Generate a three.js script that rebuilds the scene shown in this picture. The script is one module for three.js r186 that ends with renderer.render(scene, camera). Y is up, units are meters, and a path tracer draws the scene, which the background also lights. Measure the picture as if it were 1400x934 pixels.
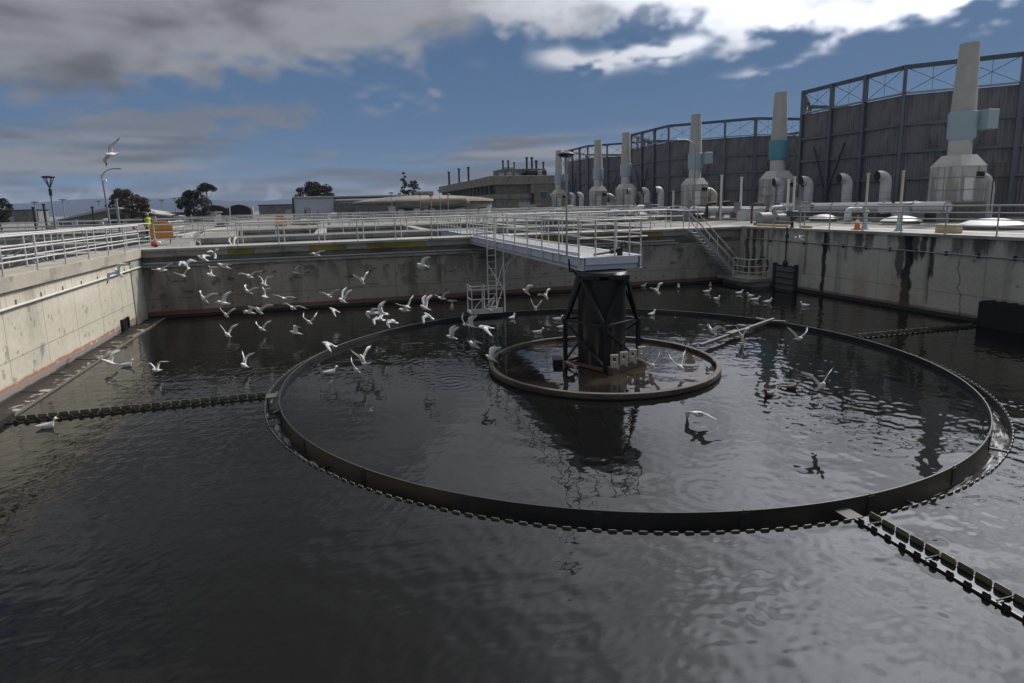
import * as THREE from 'three';
import { mergeGeometries, mergeVertices } from 'three/addons/utils/BufferGeometryUtils.js';
import { MarchingCubes } from 'three/addons/objects/MarchingCubes.js';

// ---------------------------------------------------------------- camera
const scene = new THREE.Scene();
const W0 = 1400, H0 = 934, FOC = 828.05, PITCH = 0.16471, ROLL = -0.02553, YAW = 0.26104, PX = -17.2, PY = -49.0;
const EYE = new THREE.Vector3(-7.902, 5.1, 17.427);
const camera = new THREE.PerspectiveCamera(2 * Math.atan(H0 / 2 / FOC) * 180 / Math.PI, W0 / H0, 0.1, 12000);
const fwd = new THREE.Vector3(Math.sin(YAW) * Math.cos(PITCH), -Math.sin(PITCH), -Math.cos(YAW) * Math.cos(PITCH));
const rgt0 = new THREE.Vector3(Math.cos(YAW), 0, Math.sin(YAW)), up0 = rgt0.clone().cross(fwd);
const rgt = rgt0.clone().multiplyScalar(Math.cos(ROLL)).addScaledVector(up0, Math.sin(ROLL));
const upv = rgt0.clone().multiplyScalar(-Math.sin(ROLL)).addScaledVector(up0, Math.cos(ROLL));
camera.position.copy(EYE);
camera.up.copy(upv);
camera.lookAt(EYE.clone().add(fwd));
camera.setViewOffset(W0, H0, -PX, -PY, W0, H0);

// ---------------------------------------------------------------- seeded noise
const frac = (x) => x - Math.floor(x);
function rng(seed) { let s = seed | 0; return () => { s = (s + 0x6d2b79f5) | 0; let t = Math.imul(s ^ (s >>> 15), 1 | s); t = (t + Math.imul(t ^ (t >>> 7), 61 | t)) ^ t; return ((t ^ (t >>> 14)) >>> 0) / 4294967296; }; }
const NT = new Float32Array(65536); { const r = rng(7); for (let i = 0; i < 65536; i++) NT[i] = r(); }
function vn(x, y, per = 256) {
  const ix = Math.floor(x), iy = Math.floor(y), fx = x - ix, fy = y - iy, u = fx * fx * (3 - 2 * fx), v = fy * fy * (3 - 2 * fy);
  let a, b, c, d;
  if (per === 256) { a = ix & 255; b = (ix + 1) & 255; c = (iy & 255) << 8; d = ((iy + 1) & 255) << 8; }
  else { a = ((ix % per) + per) % per; b = (a + 1) % per; c = (((iy % per) + per) % per) * 256; d = (((iy + 1) % per + per) % per) * 256; }
  const p = NT[a + c], q = NT[b + c], r = NT[a + d], s = NT[b + d];
  return p + (q - p) * u + (r - p) * v + (p - q - r + s) * u * v;
}
function fbm(x, y, oct = 4, per = 256) { let s = 0, a = 0.5, n = 0; for (let i = 0; i < oct; i++) { s += a * vn(x + i * 17.3 * (per === 256), y + i * 9.1 * (per === 256), Math.min(256, per)); n += a; x *= 2; y *= 2; per *= 2; a *= 0.5; } return s / n; }
const clamp = THREE.MathUtils.clamp, sstep = (a, b, x) => { const t = clamp((x - a) / (b - a), 0, 1); return t * t * (3 - 2 * t); }, mix = (a, b, t) => a + (b - a) * t;

// ---------------------------------------------------------------- sky, sun, exposure
const BANK = [[-100, 60], [-80, 9], [-60, 7.0], [-23, 7.9], [-14, 9.0], [-2.6, 10.5], [3.6, 11.5], [8.8, 12.1], [12.8, 14.0], [16.7, 17.0], [24, 22], [30, 60]];
const WHITE = [[-45, 70], [-15, 42], [2, 27], [9, 20.5], [12, 17.5], [16, 15.2], [20.6, 14.4], [26.3, 14.8], [30, 14.6], [33, 13.2], [38, 12.2], [42, 12.5], [48, 12.6], [53, 12.9], [70, 15.5], [90, 22], [110, 60]];
const SUN = new THREE.Vector3(0.61, 0.69, -0.35).normalize();
{
  const W = 2048, H = 1024, data = new Float32Array(W * H * 4);
  for (let r = 0; r < H; r++) for (let c = 0; c < W; c++) {
    const el = ((r + 0.5) / H - 0.5) * Math.PI, ph = ((c + 0.5) / W - 0.5) * 2 * Math.PI, y = Math.sin(el), x = Math.cos(ph) * Math.cos(el), z = Math.sin(ph) * Math.cos(el), o = (r * W + c) * 4;
    const E = el * 180 / Math.PI; let R, G, B;
    if (E < -0.6) { R = 0.10; G = 0.105; B = 0.11; }
    else {
      const az = Math.atan2(x, -z) * 180 / Math.PI, t = clamp(E / 30, 0, 1);
      // clear air
      const h = Math.exp(-Math.max(E, 0) / 4.2);
      R = mix(mix(0.100, 0.058, t), 0.215, h); G = mix(mix(0.180, 0.116, t), 0.285, h); B = mix(mix(0.315, 0.235, t), 0.37, h);
      const cs = x * SUN.x + y * SUN.y + z * SUN.z, glow = Math.pow(clamp(cs * 0.5 + 0.5, 0, 1), 22);
      R += 0.12 * glow; G += 0.13 * glow; B += 0.13 * glow;
      // cloud coordinates: a flat layer seen in perspective
      const k = 1 / (Math.max(y, 0) + 0.055), px = x * k, pz = z * k;
      const wx = fbm(px * 0.9 + 11, pz * 0.9 + 5, 2) - 0.5, wz = fbm(px * 0.9 + 43, pz * 0.9 + 71, 2) - 0.5;
      const n1 = fbm(px * 0.75 + wx * 1.6 + 3.7, pz * 0.75 + wz * 1.6 + 21.3, 6), n2 = fbm(px * 2.6 + wx * 2 + 90, pz * 2.6 + wz * 2 + 33, 5);
      
      const tab = (T) => { if (az <= T[0][0]) return T[0][1]; for (let i = 1; i < T.length; i++) if (az < T[i][0]) return mix(T[i - 1][1], T[i][1], (az - T[i - 1][0]) / (T[i][0] - T[i - 1][0])); return T[T.length - 1][1]; };
      let lum = 0.3, al = 0; const put = (m, l) => { lum = mix(lum, l, m / (m + al * (1 - m) + 1e-4)); al = al + m * (1 - al); };
      const fine = fbm(az * 0.42 + wx * 2 + 50, E * 0.9 + wz * 2 + 20, 6) - 0.5, soft = fbm(az * 0.11 + 3 + wx, E * 0.26 + 8, 5), tex = fbm(px * 1.9 + wx * 2.4 + 7, pz * 1.9 + wz * 2.4 + 3, 6);
      // broken cloud sheet above the view and behind the viewer
      const sheet = sstep(0.36, 0.52, n1 + 0.31) * sstep(14, 22, E + fine * 6);
      put(sheet * 0.95, mix(0.23, 0.46, sstep(0.33, 0.66, n2)));
      const side = sstep(75, 100, Math.abs(az)) * sstep(0.44, 0.58, n1) * sstep(2, 8, E) * (1 - sheet); put(side * 0.85, mix(0.24, 0.46, sstep(0.35, 0.65, n2)));
      // long grey bank
      const e1 = tab(BANK) + fine * 5.2 + (soft - 0.5) * 2.5, bank = sstep(e1 - 0.6, e1 + 2.6, E) * (1 - sstep(19, 27, E));
      put(bank * 0.97, mix(0.135, 0.30, sstep(0.36, 0.66, soft * 0.62 + tex * 0.38)));
      // white bank
      const e2 = tab(WHITE) + fine * 6.5, wb = sstep(e2 - 0.5, e2 + 1.5, E) * (1 - sstep(26, 36, E)) * (0.70 + 0.30 * sstep(0.36, 0.56, tex));
      put(wb * 0.96, mix(0.26, 0.45, sstep(0.34, 0.62, tex * 0.7 + fine * 0.3 + 0.13)));
      // wisps and thin bars lower down
      const bar = (a0, a1, e0, s0, th, seed, lo = 0.40) => sstep(a0 - 3, a0 + 3, az) * (1 - sstep(a1 - 3, a1 + 3, az)) * Math.exp(-Math.pow((E - e0 - s0 * (az - a0) + (fbm(az * 0.3 + seed, seed, 3) - 0.5) * 1.6) / th, 2)) * sstep(lo, lo + 0.22, fbm(az * 0.33 + seed * 3 + wx * 2, E * 1.1 + seed + wz * 2, 6));
      put(clamp(1.5 * bar(-19, -2, 7.1, 0.06, 1.0, 5, 0.34), 0, 0.72), mix(0.17, 0.25, soft));
      put(clamp(1.9 * bar(20, 33, 12.2, 0.02, 0.75, 12, 0.36), 0, 0.95), 0.46);
      put(clamp(1.2 * bar(3, 13, 8.9, 0.18, 0.9, 23, 0.42), 0, 0.72), 0.33);
      put(clamp(1.1 * bar(5, 8, 9.0, 0.0, 0.45, 26, 0.36), 0, 0.7), 0.40);
      put(clamp(0.9 * bar(36, 42, 10.2, 0.14, 0.45, 31, 0.4), 0, 0.55), 0.38);
      put(clamp(0.5 * bar(-3, 14, 4.6, 0.0, 0.5, 44, 0.45), 0, 0.45), 0.24);
      // thin low layers near the horizon, thicker to the left
      const lv = fbm(az * 0.055 + 9 + wx * 0.3, E * 0.75 + 60, 5), low = sstep(0.38, 0.62, lv + sstep(8, -16, az) * 0.13 + sstep(3.5, 0.6, E) * 0.12 - sstep(3.6, 6.6, E) * 0.20) * (1 - sstep(5.4, 7.4, E));
      put(low * 0.88, mix(0.15, 0.26, sstep(0.38, 0.66, fbm(az * 0.13 + 7, E * 1.9 + 3, 5))));
      const puff = sstep(0.56, 0.72, fbm(az * 0.8 + 4, E * 1.0 + 13, 4)) * sstep(0.2, 0.9, E) * (1 - sstep(1.6, 2.9, E)); put(puff * 0.5, 0.36);
      const near = 1 + 15 * glow, cr = lum * 0.965 * near, cg = lum * 1.0 * near, cb = lum * 1.10 * near;
      R = mix(R, cr, al); G = mix(G, cg, al); B = mix(B, cb, al);
    }
    data[o] = R; data[o + 1] = G; data[o + 2] = B; data[o + 3] = 1;
  }
  const t = new THREE.DataTexture(data, W, H, THREE.RGBAFormat, THREE.FloatType);
  t.mapping = THREE.EquirectangularReflectionMapping; t.magFilter = t.minFilter = THREE.LinearFilter; t.needsUpdate = true;
  scene.background = t; scene.environment = t;
}
const sun = new THREE.DirectionalLight(new THREE.Color(1.0, 0.93, 0.82), 2.8);
sun.position.copy(SUN).multiplyScalar(120); sun.castShadow = true; sun.shadow.radius = 2;
sun.shadow.mapSize.set(4096, 4096);
Object.assign(sun.shadow.camera, { left: -90, right: 90, top: 90, bottom: -90, near: 1, far: 400 });
scene.add(sun);
const renderer = new THREE.WebGLRenderer({ antialias: true });
renderer.setSize(1024, 683);
renderer.toneMapping = THREE.LinearToneMapping;
renderer.toneMappingExposure = 1.0;
renderer.shadowMap.enabled = true;

// ---------------------------------------------------------------- pixel rays (distance always comes from the plane touched)
const V = (x, y, z) => new THREE.Vector3(x, y, z);
const ray = (u, v) => rgt.clone().multiplyScalar((u - 700 - PX) / FOC).addScaledVector(upv, -(v - 467 - PY) / FOC).add(fwd);
const onX = (u, v, x) => { const d = ray(u, v); return EYE.clone().addScaledVector(d, (x - EYE.x) / d.x); };
const onY = (u, v, y) => { const d = ray(u, v); return EYE.clone().addScaledVector(d, (y - EYE.y) / d.y); };
const onZ = (u, v, z) => { const d = ray(u, v); return EYE.clone().addScaledVector(d, (z - EYE.z) / d.z); };
const atDepth = (u, v, D) => EYE.clone().addScaledVector(ray(u, v), D);

// ---------------------------------------------------------------- building helpers
const taken = {};
function numbered(n) { const k = taken[n] = (taken[n] ?? -1) + 1; return k ? n + '_' + String(k).padStart(3, '0') : n; }
function tag(o, label, category, group, kind) { if (label) o.userData.label = label; if (category) o.userData.category = category; if (group) o.userData.group = group; if (kind) o.userData.kind = kind; return o; }
function thing(name, label, category, group, pos) { const o = new THREE.Group(); o.name = numbered(name); if (pos) o.position.copy(pos); scene.add(o); return tag(o, label, category, group); }
function mesh(name, g, m, parent) { const o = new THREE.Mesh(Array.isArray(g) ? merge(g) : g, m); o.castShadow = o.receiveShadow = true; o.name = parent ? name : numbered(name); (parent ?? scene).add(o); return o; }
function single(name, g, m, label, category, group) { return tag(mesh(name, g, m), label, category, group); }
function struct(name, g, m, kind = 'structure') { return tag(mesh(name, g, m), null, null, null, kind); }
function merge(list) { const keys = ['position', 'normal', 'uv'], all = list.map((g) => { const q = g.index ? g.toNonIndexed() : g.clone(); for (const k of Object.keys(q.attributes)) if (!keys.includes(k) && !(k === 'color' && list.every((e) => e.attributes.color))) q.deleteAttribute(k); return q; }); return mergeGeometries(all); }
function metreUV(g, s = 1) {  // planar uv in metres by the main direction of each face
  const q = g.index ? g.toNonIndexed() : g, p = q.attributes.position, n = q.attributes.normal, uv = new Float32Array(p.count * 2);
  for (let i = 0; i < p.count; i++) { const a = Math.abs(n.getX(i)), b = Math.abs(n.getY(i)), c = Math.abs(n.getZ(i)); let u, v; if (b >= a && b >= c) { u = p.getX(i); v = p.getZ(i); } else if (a >= c) { u = p.getZ(i); v = p.getY(i); } else { u = p.getX(i); v = p.getY(i); } uv[2 * i] = u * s; uv[2 * i + 1] = v * s; }
  q.setAttribute('uv', new THREE.BufferAttribute(uv, 2)); return q;
}
const box = (x0, x1, y0, y1, z0, z1) => { const g = new THREE.BoxGeometry(Math.abs(x1 - x0), Math.abs(y1 - y0), Math.abs(z1 - z0)); g.translate((x0 + x1) / 2, (y0 + y1) / 2, (z0 + z1) / 2); return metreUV(g); };
function cbox(x0, x1, y0, y1, z0, z1, b = 0.02) {  // box with bevelled edges
  const w = x1 - x0, h = y1 - y0, d = z1 - z0, s = new THREE.Shape([[-w / 2 + b, -h / 2 + b], [w / 2 - b, -h / 2 + b], [w / 2 - b, h / 2 - b], [-w / 2 + b, h / 2 - b]].map((q) => new THREE.Vector2(...q)));
  const g = new THREE.ExtrudeGeometry(s, { depth: d - 2 * b, bevelEnabled: true, bevelThickness: b, bevelSize: b, bevelSegments: 1 }); g.translate((x0 + x1) / 2, (y0 + y1) / 2, z0 + b); return metreUV(g);
}
function bar(a, b, r, seg = 8, r2 = r) { const d = b.clone().sub(a), L = d.length(), g = new THREE.CylinderGeometry(r2, r, L, seg); g.translate(0, L / 2, 0); g.applyQuaternion(new THREE.Quaternion().setFromUnitVectors(V(0, 1, 0), d.normalize())); g.translate(a.x, a.y, a.z); return g; }
function beam(a, b, w, h) { const d = b.clone().sub(a), L = d.length(), g = new THREE.BoxGeometry(w, h, L); g.translate(0, 0, L / 2); const m = new THREE.Matrix4().lookAt(V(0, 0, 0), d.clone().negate(), Math.abs(d.y) / L > 0.97 ? V(0, 0, 1) : V(0, 1, 0)); g.applyMatrix4(m); g.translate(a.x, a.y, a.z); return metreUV(g); }
const tube = (pts, r, seg = 24, rs = 8) => new THREE.TubeGeometry(new THREE.CatmullRomCurve3(pts), seg, r, rs);
const lathe = (pts, seg = 24) => new THREE.LatheGeometry(pts.map((q) => new THREE.Vector2(...q)), seg);
const at = (g, x, y, z) => { g.translate(x, y, z); return g; };
function mat(r, g, b, rough = 0.8, metal = 0, extra = {}) { return new THREE.MeshPhysicalMaterial({ color: new THREE.Color().setRGB(r, g, b), roughness: rough, metalness: metal, ...extra }); }
const s8 = (v) => { v = clamp(v, 0, 1); return 255 * (v <= 0.0031308 ? 12.92 * v : 1.055 * Math.pow(v, 1 / 2.4) - 0.055); };
function colorTex(w, h, fn, rep = [1, 1]) {  // fn(u, v) -> linear rgb
  const d = new Uint8Array(w * h * 4); for (let y = 0; y < h; y++) for (let x = 0; x < w; x++) { const c = fn((x + 0.5) / w, (y + 0.5) / h), o = (y * w + x) * 4; d[o] = s8(c[0]); d[o + 1] = s8(c[1]); d[o + 2] = s8(c[2]); d[o + 3] = 255; }
  const t = new THREE.DataTexture(d, w, h); t.colorSpace = THREE.SRGBColorSpace; t.magFilter = t.minFilter = THREE.LinearFilter; t.wrapS = t.wrapT = THREE.RepeatWrapping; t.repeat.set(...rep); t.needsUpdate = true; return t;
}
function grayTex(w, h, fn, rep = [1, 1]) {
  const d = new Uint8Array(w * h * 4); for (let y = 0; y < h; y++) for (let x = 0; x < w; x++) { const c = clamp(fn((x + 0.5) / w, (y + 0.5) / h), 0, 1) * 255, o = (y * w + x) * 4; d[o] = d[o + 1] = d[o + 2] = c; d[o + 3] = 255; }
  const t = new THREE.DataTexture(d, w, h); t.magFilter = t.minFilter = THREE.LinearFilter; t.wrapS = t.wrapT = THREE.RepeatWrapping; t.repeat.set(...rep); t.needsUpdate = true; return t;
}
// generic concrete: 5 m tile
const concBump = grayTex(512, 512, (u, v) => 0.5 * fbm(u * 64, v * 64, 3, 64) + 0.5 * fbm(u * 8, v * 8, 3, 8), [0.2, 0.2]);
const concTint = (r, g, b, amp = 0.35) => colorTex(512, 512, (u, v) => { const n = 1 + amp * (fbm(u * 6, v * 6, 5, 6) - 0.5) * 1.6 + 0.18 * (fbm(u * 80, v * 80, 2, 80) - 0.5), d = sstep(0.60, 0.72, fbm(u * 10 + 3, v * 10 + 7, 4, 10)) * 0.3; return [r * n * (1 - d), g * n * (1 - d), b * n * (1 - d * 0.9)]; }, [0.2, 0.2]);
const concrete = (r, g, b, amp, rough = 0.9) => new THREE.MeshPhysicalMaterial({ map: concTint(r, g, b, amp), roughness: rough, bumpMap: concBump, bumpScale: 0.006 });
const M = {
  deck: concrete(0.31, 0.30, 0.275, 0.4), coping: concrete(0.34, 0.31, 0.25, 0.35), conc: concrete(0.27, 0.26, 0.225, 0.4), darkconc: concrete(0.15, 0.145, 0.125, 0.5),
  ground: concrete(0.17, 0.165, 0.15, 0.6), rail: mat(0.52, 0.51, 0.48, 0.5, 0.25), railgrey: mat(0.36, 0.365, 0.36, 0.5, 0.3), white: mat(0.72, 0.71, 0.68, 0.55), pvc: mat(0.52, 0.50, 0.45, 0.5),
  bridge: mat(0.50, 0.545, 0.60, 0.45), blacksteel: mat(0.012, 0.012, 0.013, 0.42, 0.2), darksteel: mat(0.03, 0.031, 0.033, 0.5, 0.3), rust: mat(0.12, 0.06, 0.035, 0.85), blue: mat(0.075, 0.088, 0.115, 0.5, 0.2),
  orange: mat(0.62, 0.16, 0.05, 0.6), red: mat(0.5, 0.04, 0.04, 0.6), teal: mat(0.09, 0.28, 0.33, 0.5), paleblue: mat(0.33, 0.42, 0.46, 0.5), black: mat(0.008, 0.008, 0.009, 0.7), yellow: mat(0.55, 0.42, 0.16, 0.7), galv: mat(0.30, 0.31, 0.32, 0.45, 0.5),
  glass: mat(0.02, 0.025, 0.03, 0.08), foliage: null,
};

// ================================================================ SETTING: ground, tanks, water
const OX = 0.02, OZ = 0.18, XL = -17.08, XR = 16.61, ZB = -15.46, ZN = 16.3, DECK = 3.42;
{
  const s = new THREE.Shape([[-5000, -5000], [5000, -5000], [5000, 5000], [-5000, 5000]].map((q) => new THREE.Vector2(...q)));
  const hole = (x0, x1, z0, z1) => s.holes.push(new THREE.Path([[x0, -z0], [x0, -z1], [x1, -z1], [x1, -z0]].map((q) => new THREE.Vector2(...q))));
  hole(-18.0, 17.0, -16.5, 17.0); hole(-44, -18.6, -52, 20); hole(-16.4, 12.4, -24.9, -17.3); hole(-16.4, 27.0, -43, -26.2);
  const g = new THREE.ShapeGeometry(s); g.rotateX(-Math.PI / 2); g.translate(0, 3.36, 0); struct('ground', metreUV(g), M.ground);
}
// wall faces carry their own stains
function wallMaterial(u0, L, Hh, w, h, fn, amp = 0.006) { const rep = [1 / L, 1 / Hh]; const t = colorTex(w, h, (u, v) => fn(u0 + u * L, v * Hh), rep); t.offset.set(-u0 / L, 0); return new THREE.MeshPhysicalMaterial({ map: t, roughness: 0.9, bumpMap: concBump, bumpScale: amp }); }
const lineAt = (x, p, w) => { const d = Math.abs(frac(x / p + 0.5) - 0.5) * p; return 1 - sstep(w * 0.4, w, d); };
const jit = (x, s) => NT[(Math.floor(x) * 131 + s * 977) & 65535];
const leftMat = wallMaterial(-16.5, 34, 3.1, 2048, 256, (z, y) => {
  let n = 1 + 0.42 * (fbm(z * 0.5, y * 0.8, 5) - 0.5) + 0.2 * (fbm(z * 9, y * 9, 3) - 0.5) + 0.10 * (jit(z / 2.4 + 40, 3) - 0.5);
  let r = 0.47 * n, g = 0.435 * n, b = 0.355 * n;
  const streak = sstep(0.55, 0.75, fbm(z * 1.7, y * 0.16 + 4, 4)) * sstep(0.2, 3.0, y) * 0.28, pit = sstep(0.73, 0.80, fbm(z * 5 + 9, y * 4.2, 3)) * 0.4;
  const j = Math.max(lineAt(z, 2.44, 0.03), lineAt(y - 1.06, 50, 0.022), y > 2.5 ? lineAt(z + 0.3, 0.81, 0.026) : 0) * 0.4;
  const k = (1 - streak) * (1 - pit) * (1 - j); r *= k; g *= k; b *= k * 0.99;
  const e = y + (fbm(z * 2.2, 3.3, 4) - 0.5) * 0.10, red = sstep(0.24, 0.29, e) * (1 - sstep(0.36, 0.44, e)) * sstep(0.25, 0.55, fbm(z * 3, y * 7, 4) + 0.12);
  r = mix(r, 0.25, red * 0.85); g = mix(g, 0.085, red * 0.85); b = mix(b, 0.05, red * 0.85);
  const low = 1 - sstep(0.24, 0.30, e); r = mix(r, 0.185, low); g = mix(g, 0.165, low); b = mix(b, 0.145, low);
  const wet = 1 - sstep(0.07, 0.13, e); return [mix(r, 0.03, wet), mix(g, 0.027, wet), mix(b, 0.022, wet)];
});
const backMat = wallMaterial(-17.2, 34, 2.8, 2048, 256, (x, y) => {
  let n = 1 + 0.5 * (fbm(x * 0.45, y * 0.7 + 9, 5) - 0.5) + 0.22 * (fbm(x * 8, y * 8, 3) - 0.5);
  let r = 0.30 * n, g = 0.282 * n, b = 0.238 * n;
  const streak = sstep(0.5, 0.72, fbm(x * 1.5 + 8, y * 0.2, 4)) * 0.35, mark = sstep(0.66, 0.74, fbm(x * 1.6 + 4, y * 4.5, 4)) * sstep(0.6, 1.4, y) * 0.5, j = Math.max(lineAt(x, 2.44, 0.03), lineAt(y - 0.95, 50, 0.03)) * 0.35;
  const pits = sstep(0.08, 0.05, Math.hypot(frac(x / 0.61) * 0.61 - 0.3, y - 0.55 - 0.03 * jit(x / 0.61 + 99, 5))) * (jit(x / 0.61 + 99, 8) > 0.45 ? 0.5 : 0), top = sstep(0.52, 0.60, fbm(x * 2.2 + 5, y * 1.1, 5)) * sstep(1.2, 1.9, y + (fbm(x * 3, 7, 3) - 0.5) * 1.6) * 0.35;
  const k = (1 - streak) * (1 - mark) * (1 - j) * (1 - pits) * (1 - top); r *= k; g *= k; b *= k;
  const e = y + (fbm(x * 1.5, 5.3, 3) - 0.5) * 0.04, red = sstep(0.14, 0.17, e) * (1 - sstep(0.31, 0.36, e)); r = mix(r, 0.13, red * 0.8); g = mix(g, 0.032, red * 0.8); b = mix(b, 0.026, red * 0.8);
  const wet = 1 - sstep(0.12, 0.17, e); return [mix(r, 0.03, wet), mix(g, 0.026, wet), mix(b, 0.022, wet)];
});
const drips = [[-8.6, 0.17, 0.05, 0.93], [-8.45, 0.28, 2.3, 0.8], [-3.78, 0.27, 0.05, 0.95], [-4.15, 0.34, 1.5, 0.75], [-3.5, 0.34, 2.2, 0.8], [-3.08, 0.22, 2.35, 0.85], [-2.66, 0.14, 1.6, 0.85], [-2.75, 0.08, 0.5, 0.5], [-6.4, 0.4, 2.35, 0.65], [-5.9, 0.3, 2.6, 0.5], [-7.2, 0.12, 1.8, 0.4], [-1.6, 0.3, 2.6, 0.6], [-0.6, 0.4, 2.7, 0.55], [-9.9, 0.15, 0.9, 0.45], [-13.4, 0.2, 0.4, 0.7], [-14.1, 0.25, 0.3, 0.8], [-14.7, 0.3, 0.3, 0.8], [-12.9, 0.12, 0.3, 0.5], [0.8, 0.3, 2.5, 0.5], [2.2, 0.2, 1.7, 0.5]];
const rightMat = wallMaterial(-16.5, 34, 3.4, 2048, 256, (z, y) => {
  let n = 1 + 0.4 * (fbm(z * 0.5 + 30, y * 0.7, 5) - 0.5) + 0.2 * (fbm(z * 9, y * 9 + 4, 3) - 0.5) + 0.08 * (jit(z / 2.4 + 80, 6) - 0.5);
  let r = 0.43 * n, g = 0.41 * n, b = 0.355 * n;
  const streak = sstep(0.5, 0.74, fbm(z * 2.1 + 18, y * 0.12, 4)) * 0.25, j = Math.max(lineAt(z + 0.4, 2.44, 0.03), lineAt(y - 1.02, 50, 0.03)) * 0.3; let k = (1 - streak) * (1 - j);
  for (const [dz, w, yb, s] of drips) { if (Math.abs(z - dz) > w * 3 + 0.3) continue; const wv = (fbm(z * 1.3 + dz, y * 2.3 + dz * 5, 4) - 0.5) * 0.55 * w * 2, d = Math.abs(z - dz + wv) / (w * (0.55 + 0.75 * fbm(dz * 3, y * 2.1, 3))); k *= 1 - s * (1 - sstep(0.55, 1.0, d)) * sstep(yb - 0.12, yb + 0.15, y + (fbm(z * 14, dz, 2) - 0.5) * 0.5); }
  const top = sstep(0.40, 0.62, fbm(z * 1.9 + 2, y * 0.5, 4)) * sstep(2.4, 3.4, y + (fbm(z * 5, 2, 3) - 0.5)) * 0.6; k *= 1 - top;
  const cr = -1.36 + (y - 1.2) * -0.12 + (fbm(3, y * 3.1, 3) - 0.5) * 0.28, ck = (1 - sstep(0.012, 0.05, Math.abs(z - cr))) * sstep(0.1, 0.2, y) * (1 - sstep(2.3, 2.6, y)); k *= 1 - 0.55 * ck;
  k *= 1 - 0.5 * (1 - sstep(0.03, 0.09, Math.hypot(frac(z / 1.7) * 1.7 - 0.8, y - 1.5 - jit(z / 1.7 + 60, 2)))) * (jit(z / 1.7 + 60, 9) > 0.4 ? 1 : 0);
  r *= k; g *= k; b *= k;
  const rust = sstep(0.5, 0.75, fbm(z * 1.3 + 7, y * 0.4 + 3, 4)) * (1 - sstep(0.8, 2.0, y)) * 0.35; r = mix(r, 0.24, rust * 0.7); g = mix(g, 0.15, rust); b = mix(b, 0.10, rust);
  const e = y + (fbm(z * 1.5, 8.3, 3) - 0.5) * 0.05, red = sstep(0.17, 0.20, e) * (1 - sstep(0.25, 0.30, e)); r = mix(r, 0.12, red * 0.7); g = mix(g, 0.045, red * 0.7); b = mix(b, 0.04, red * 0.7);
  const wet = 1 - sstep(0.15, 0.20, e); return [mix(r, 0.032, wet), mix(g, 0.029, wet), mix(b, 0.025, wet)];
});
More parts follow.
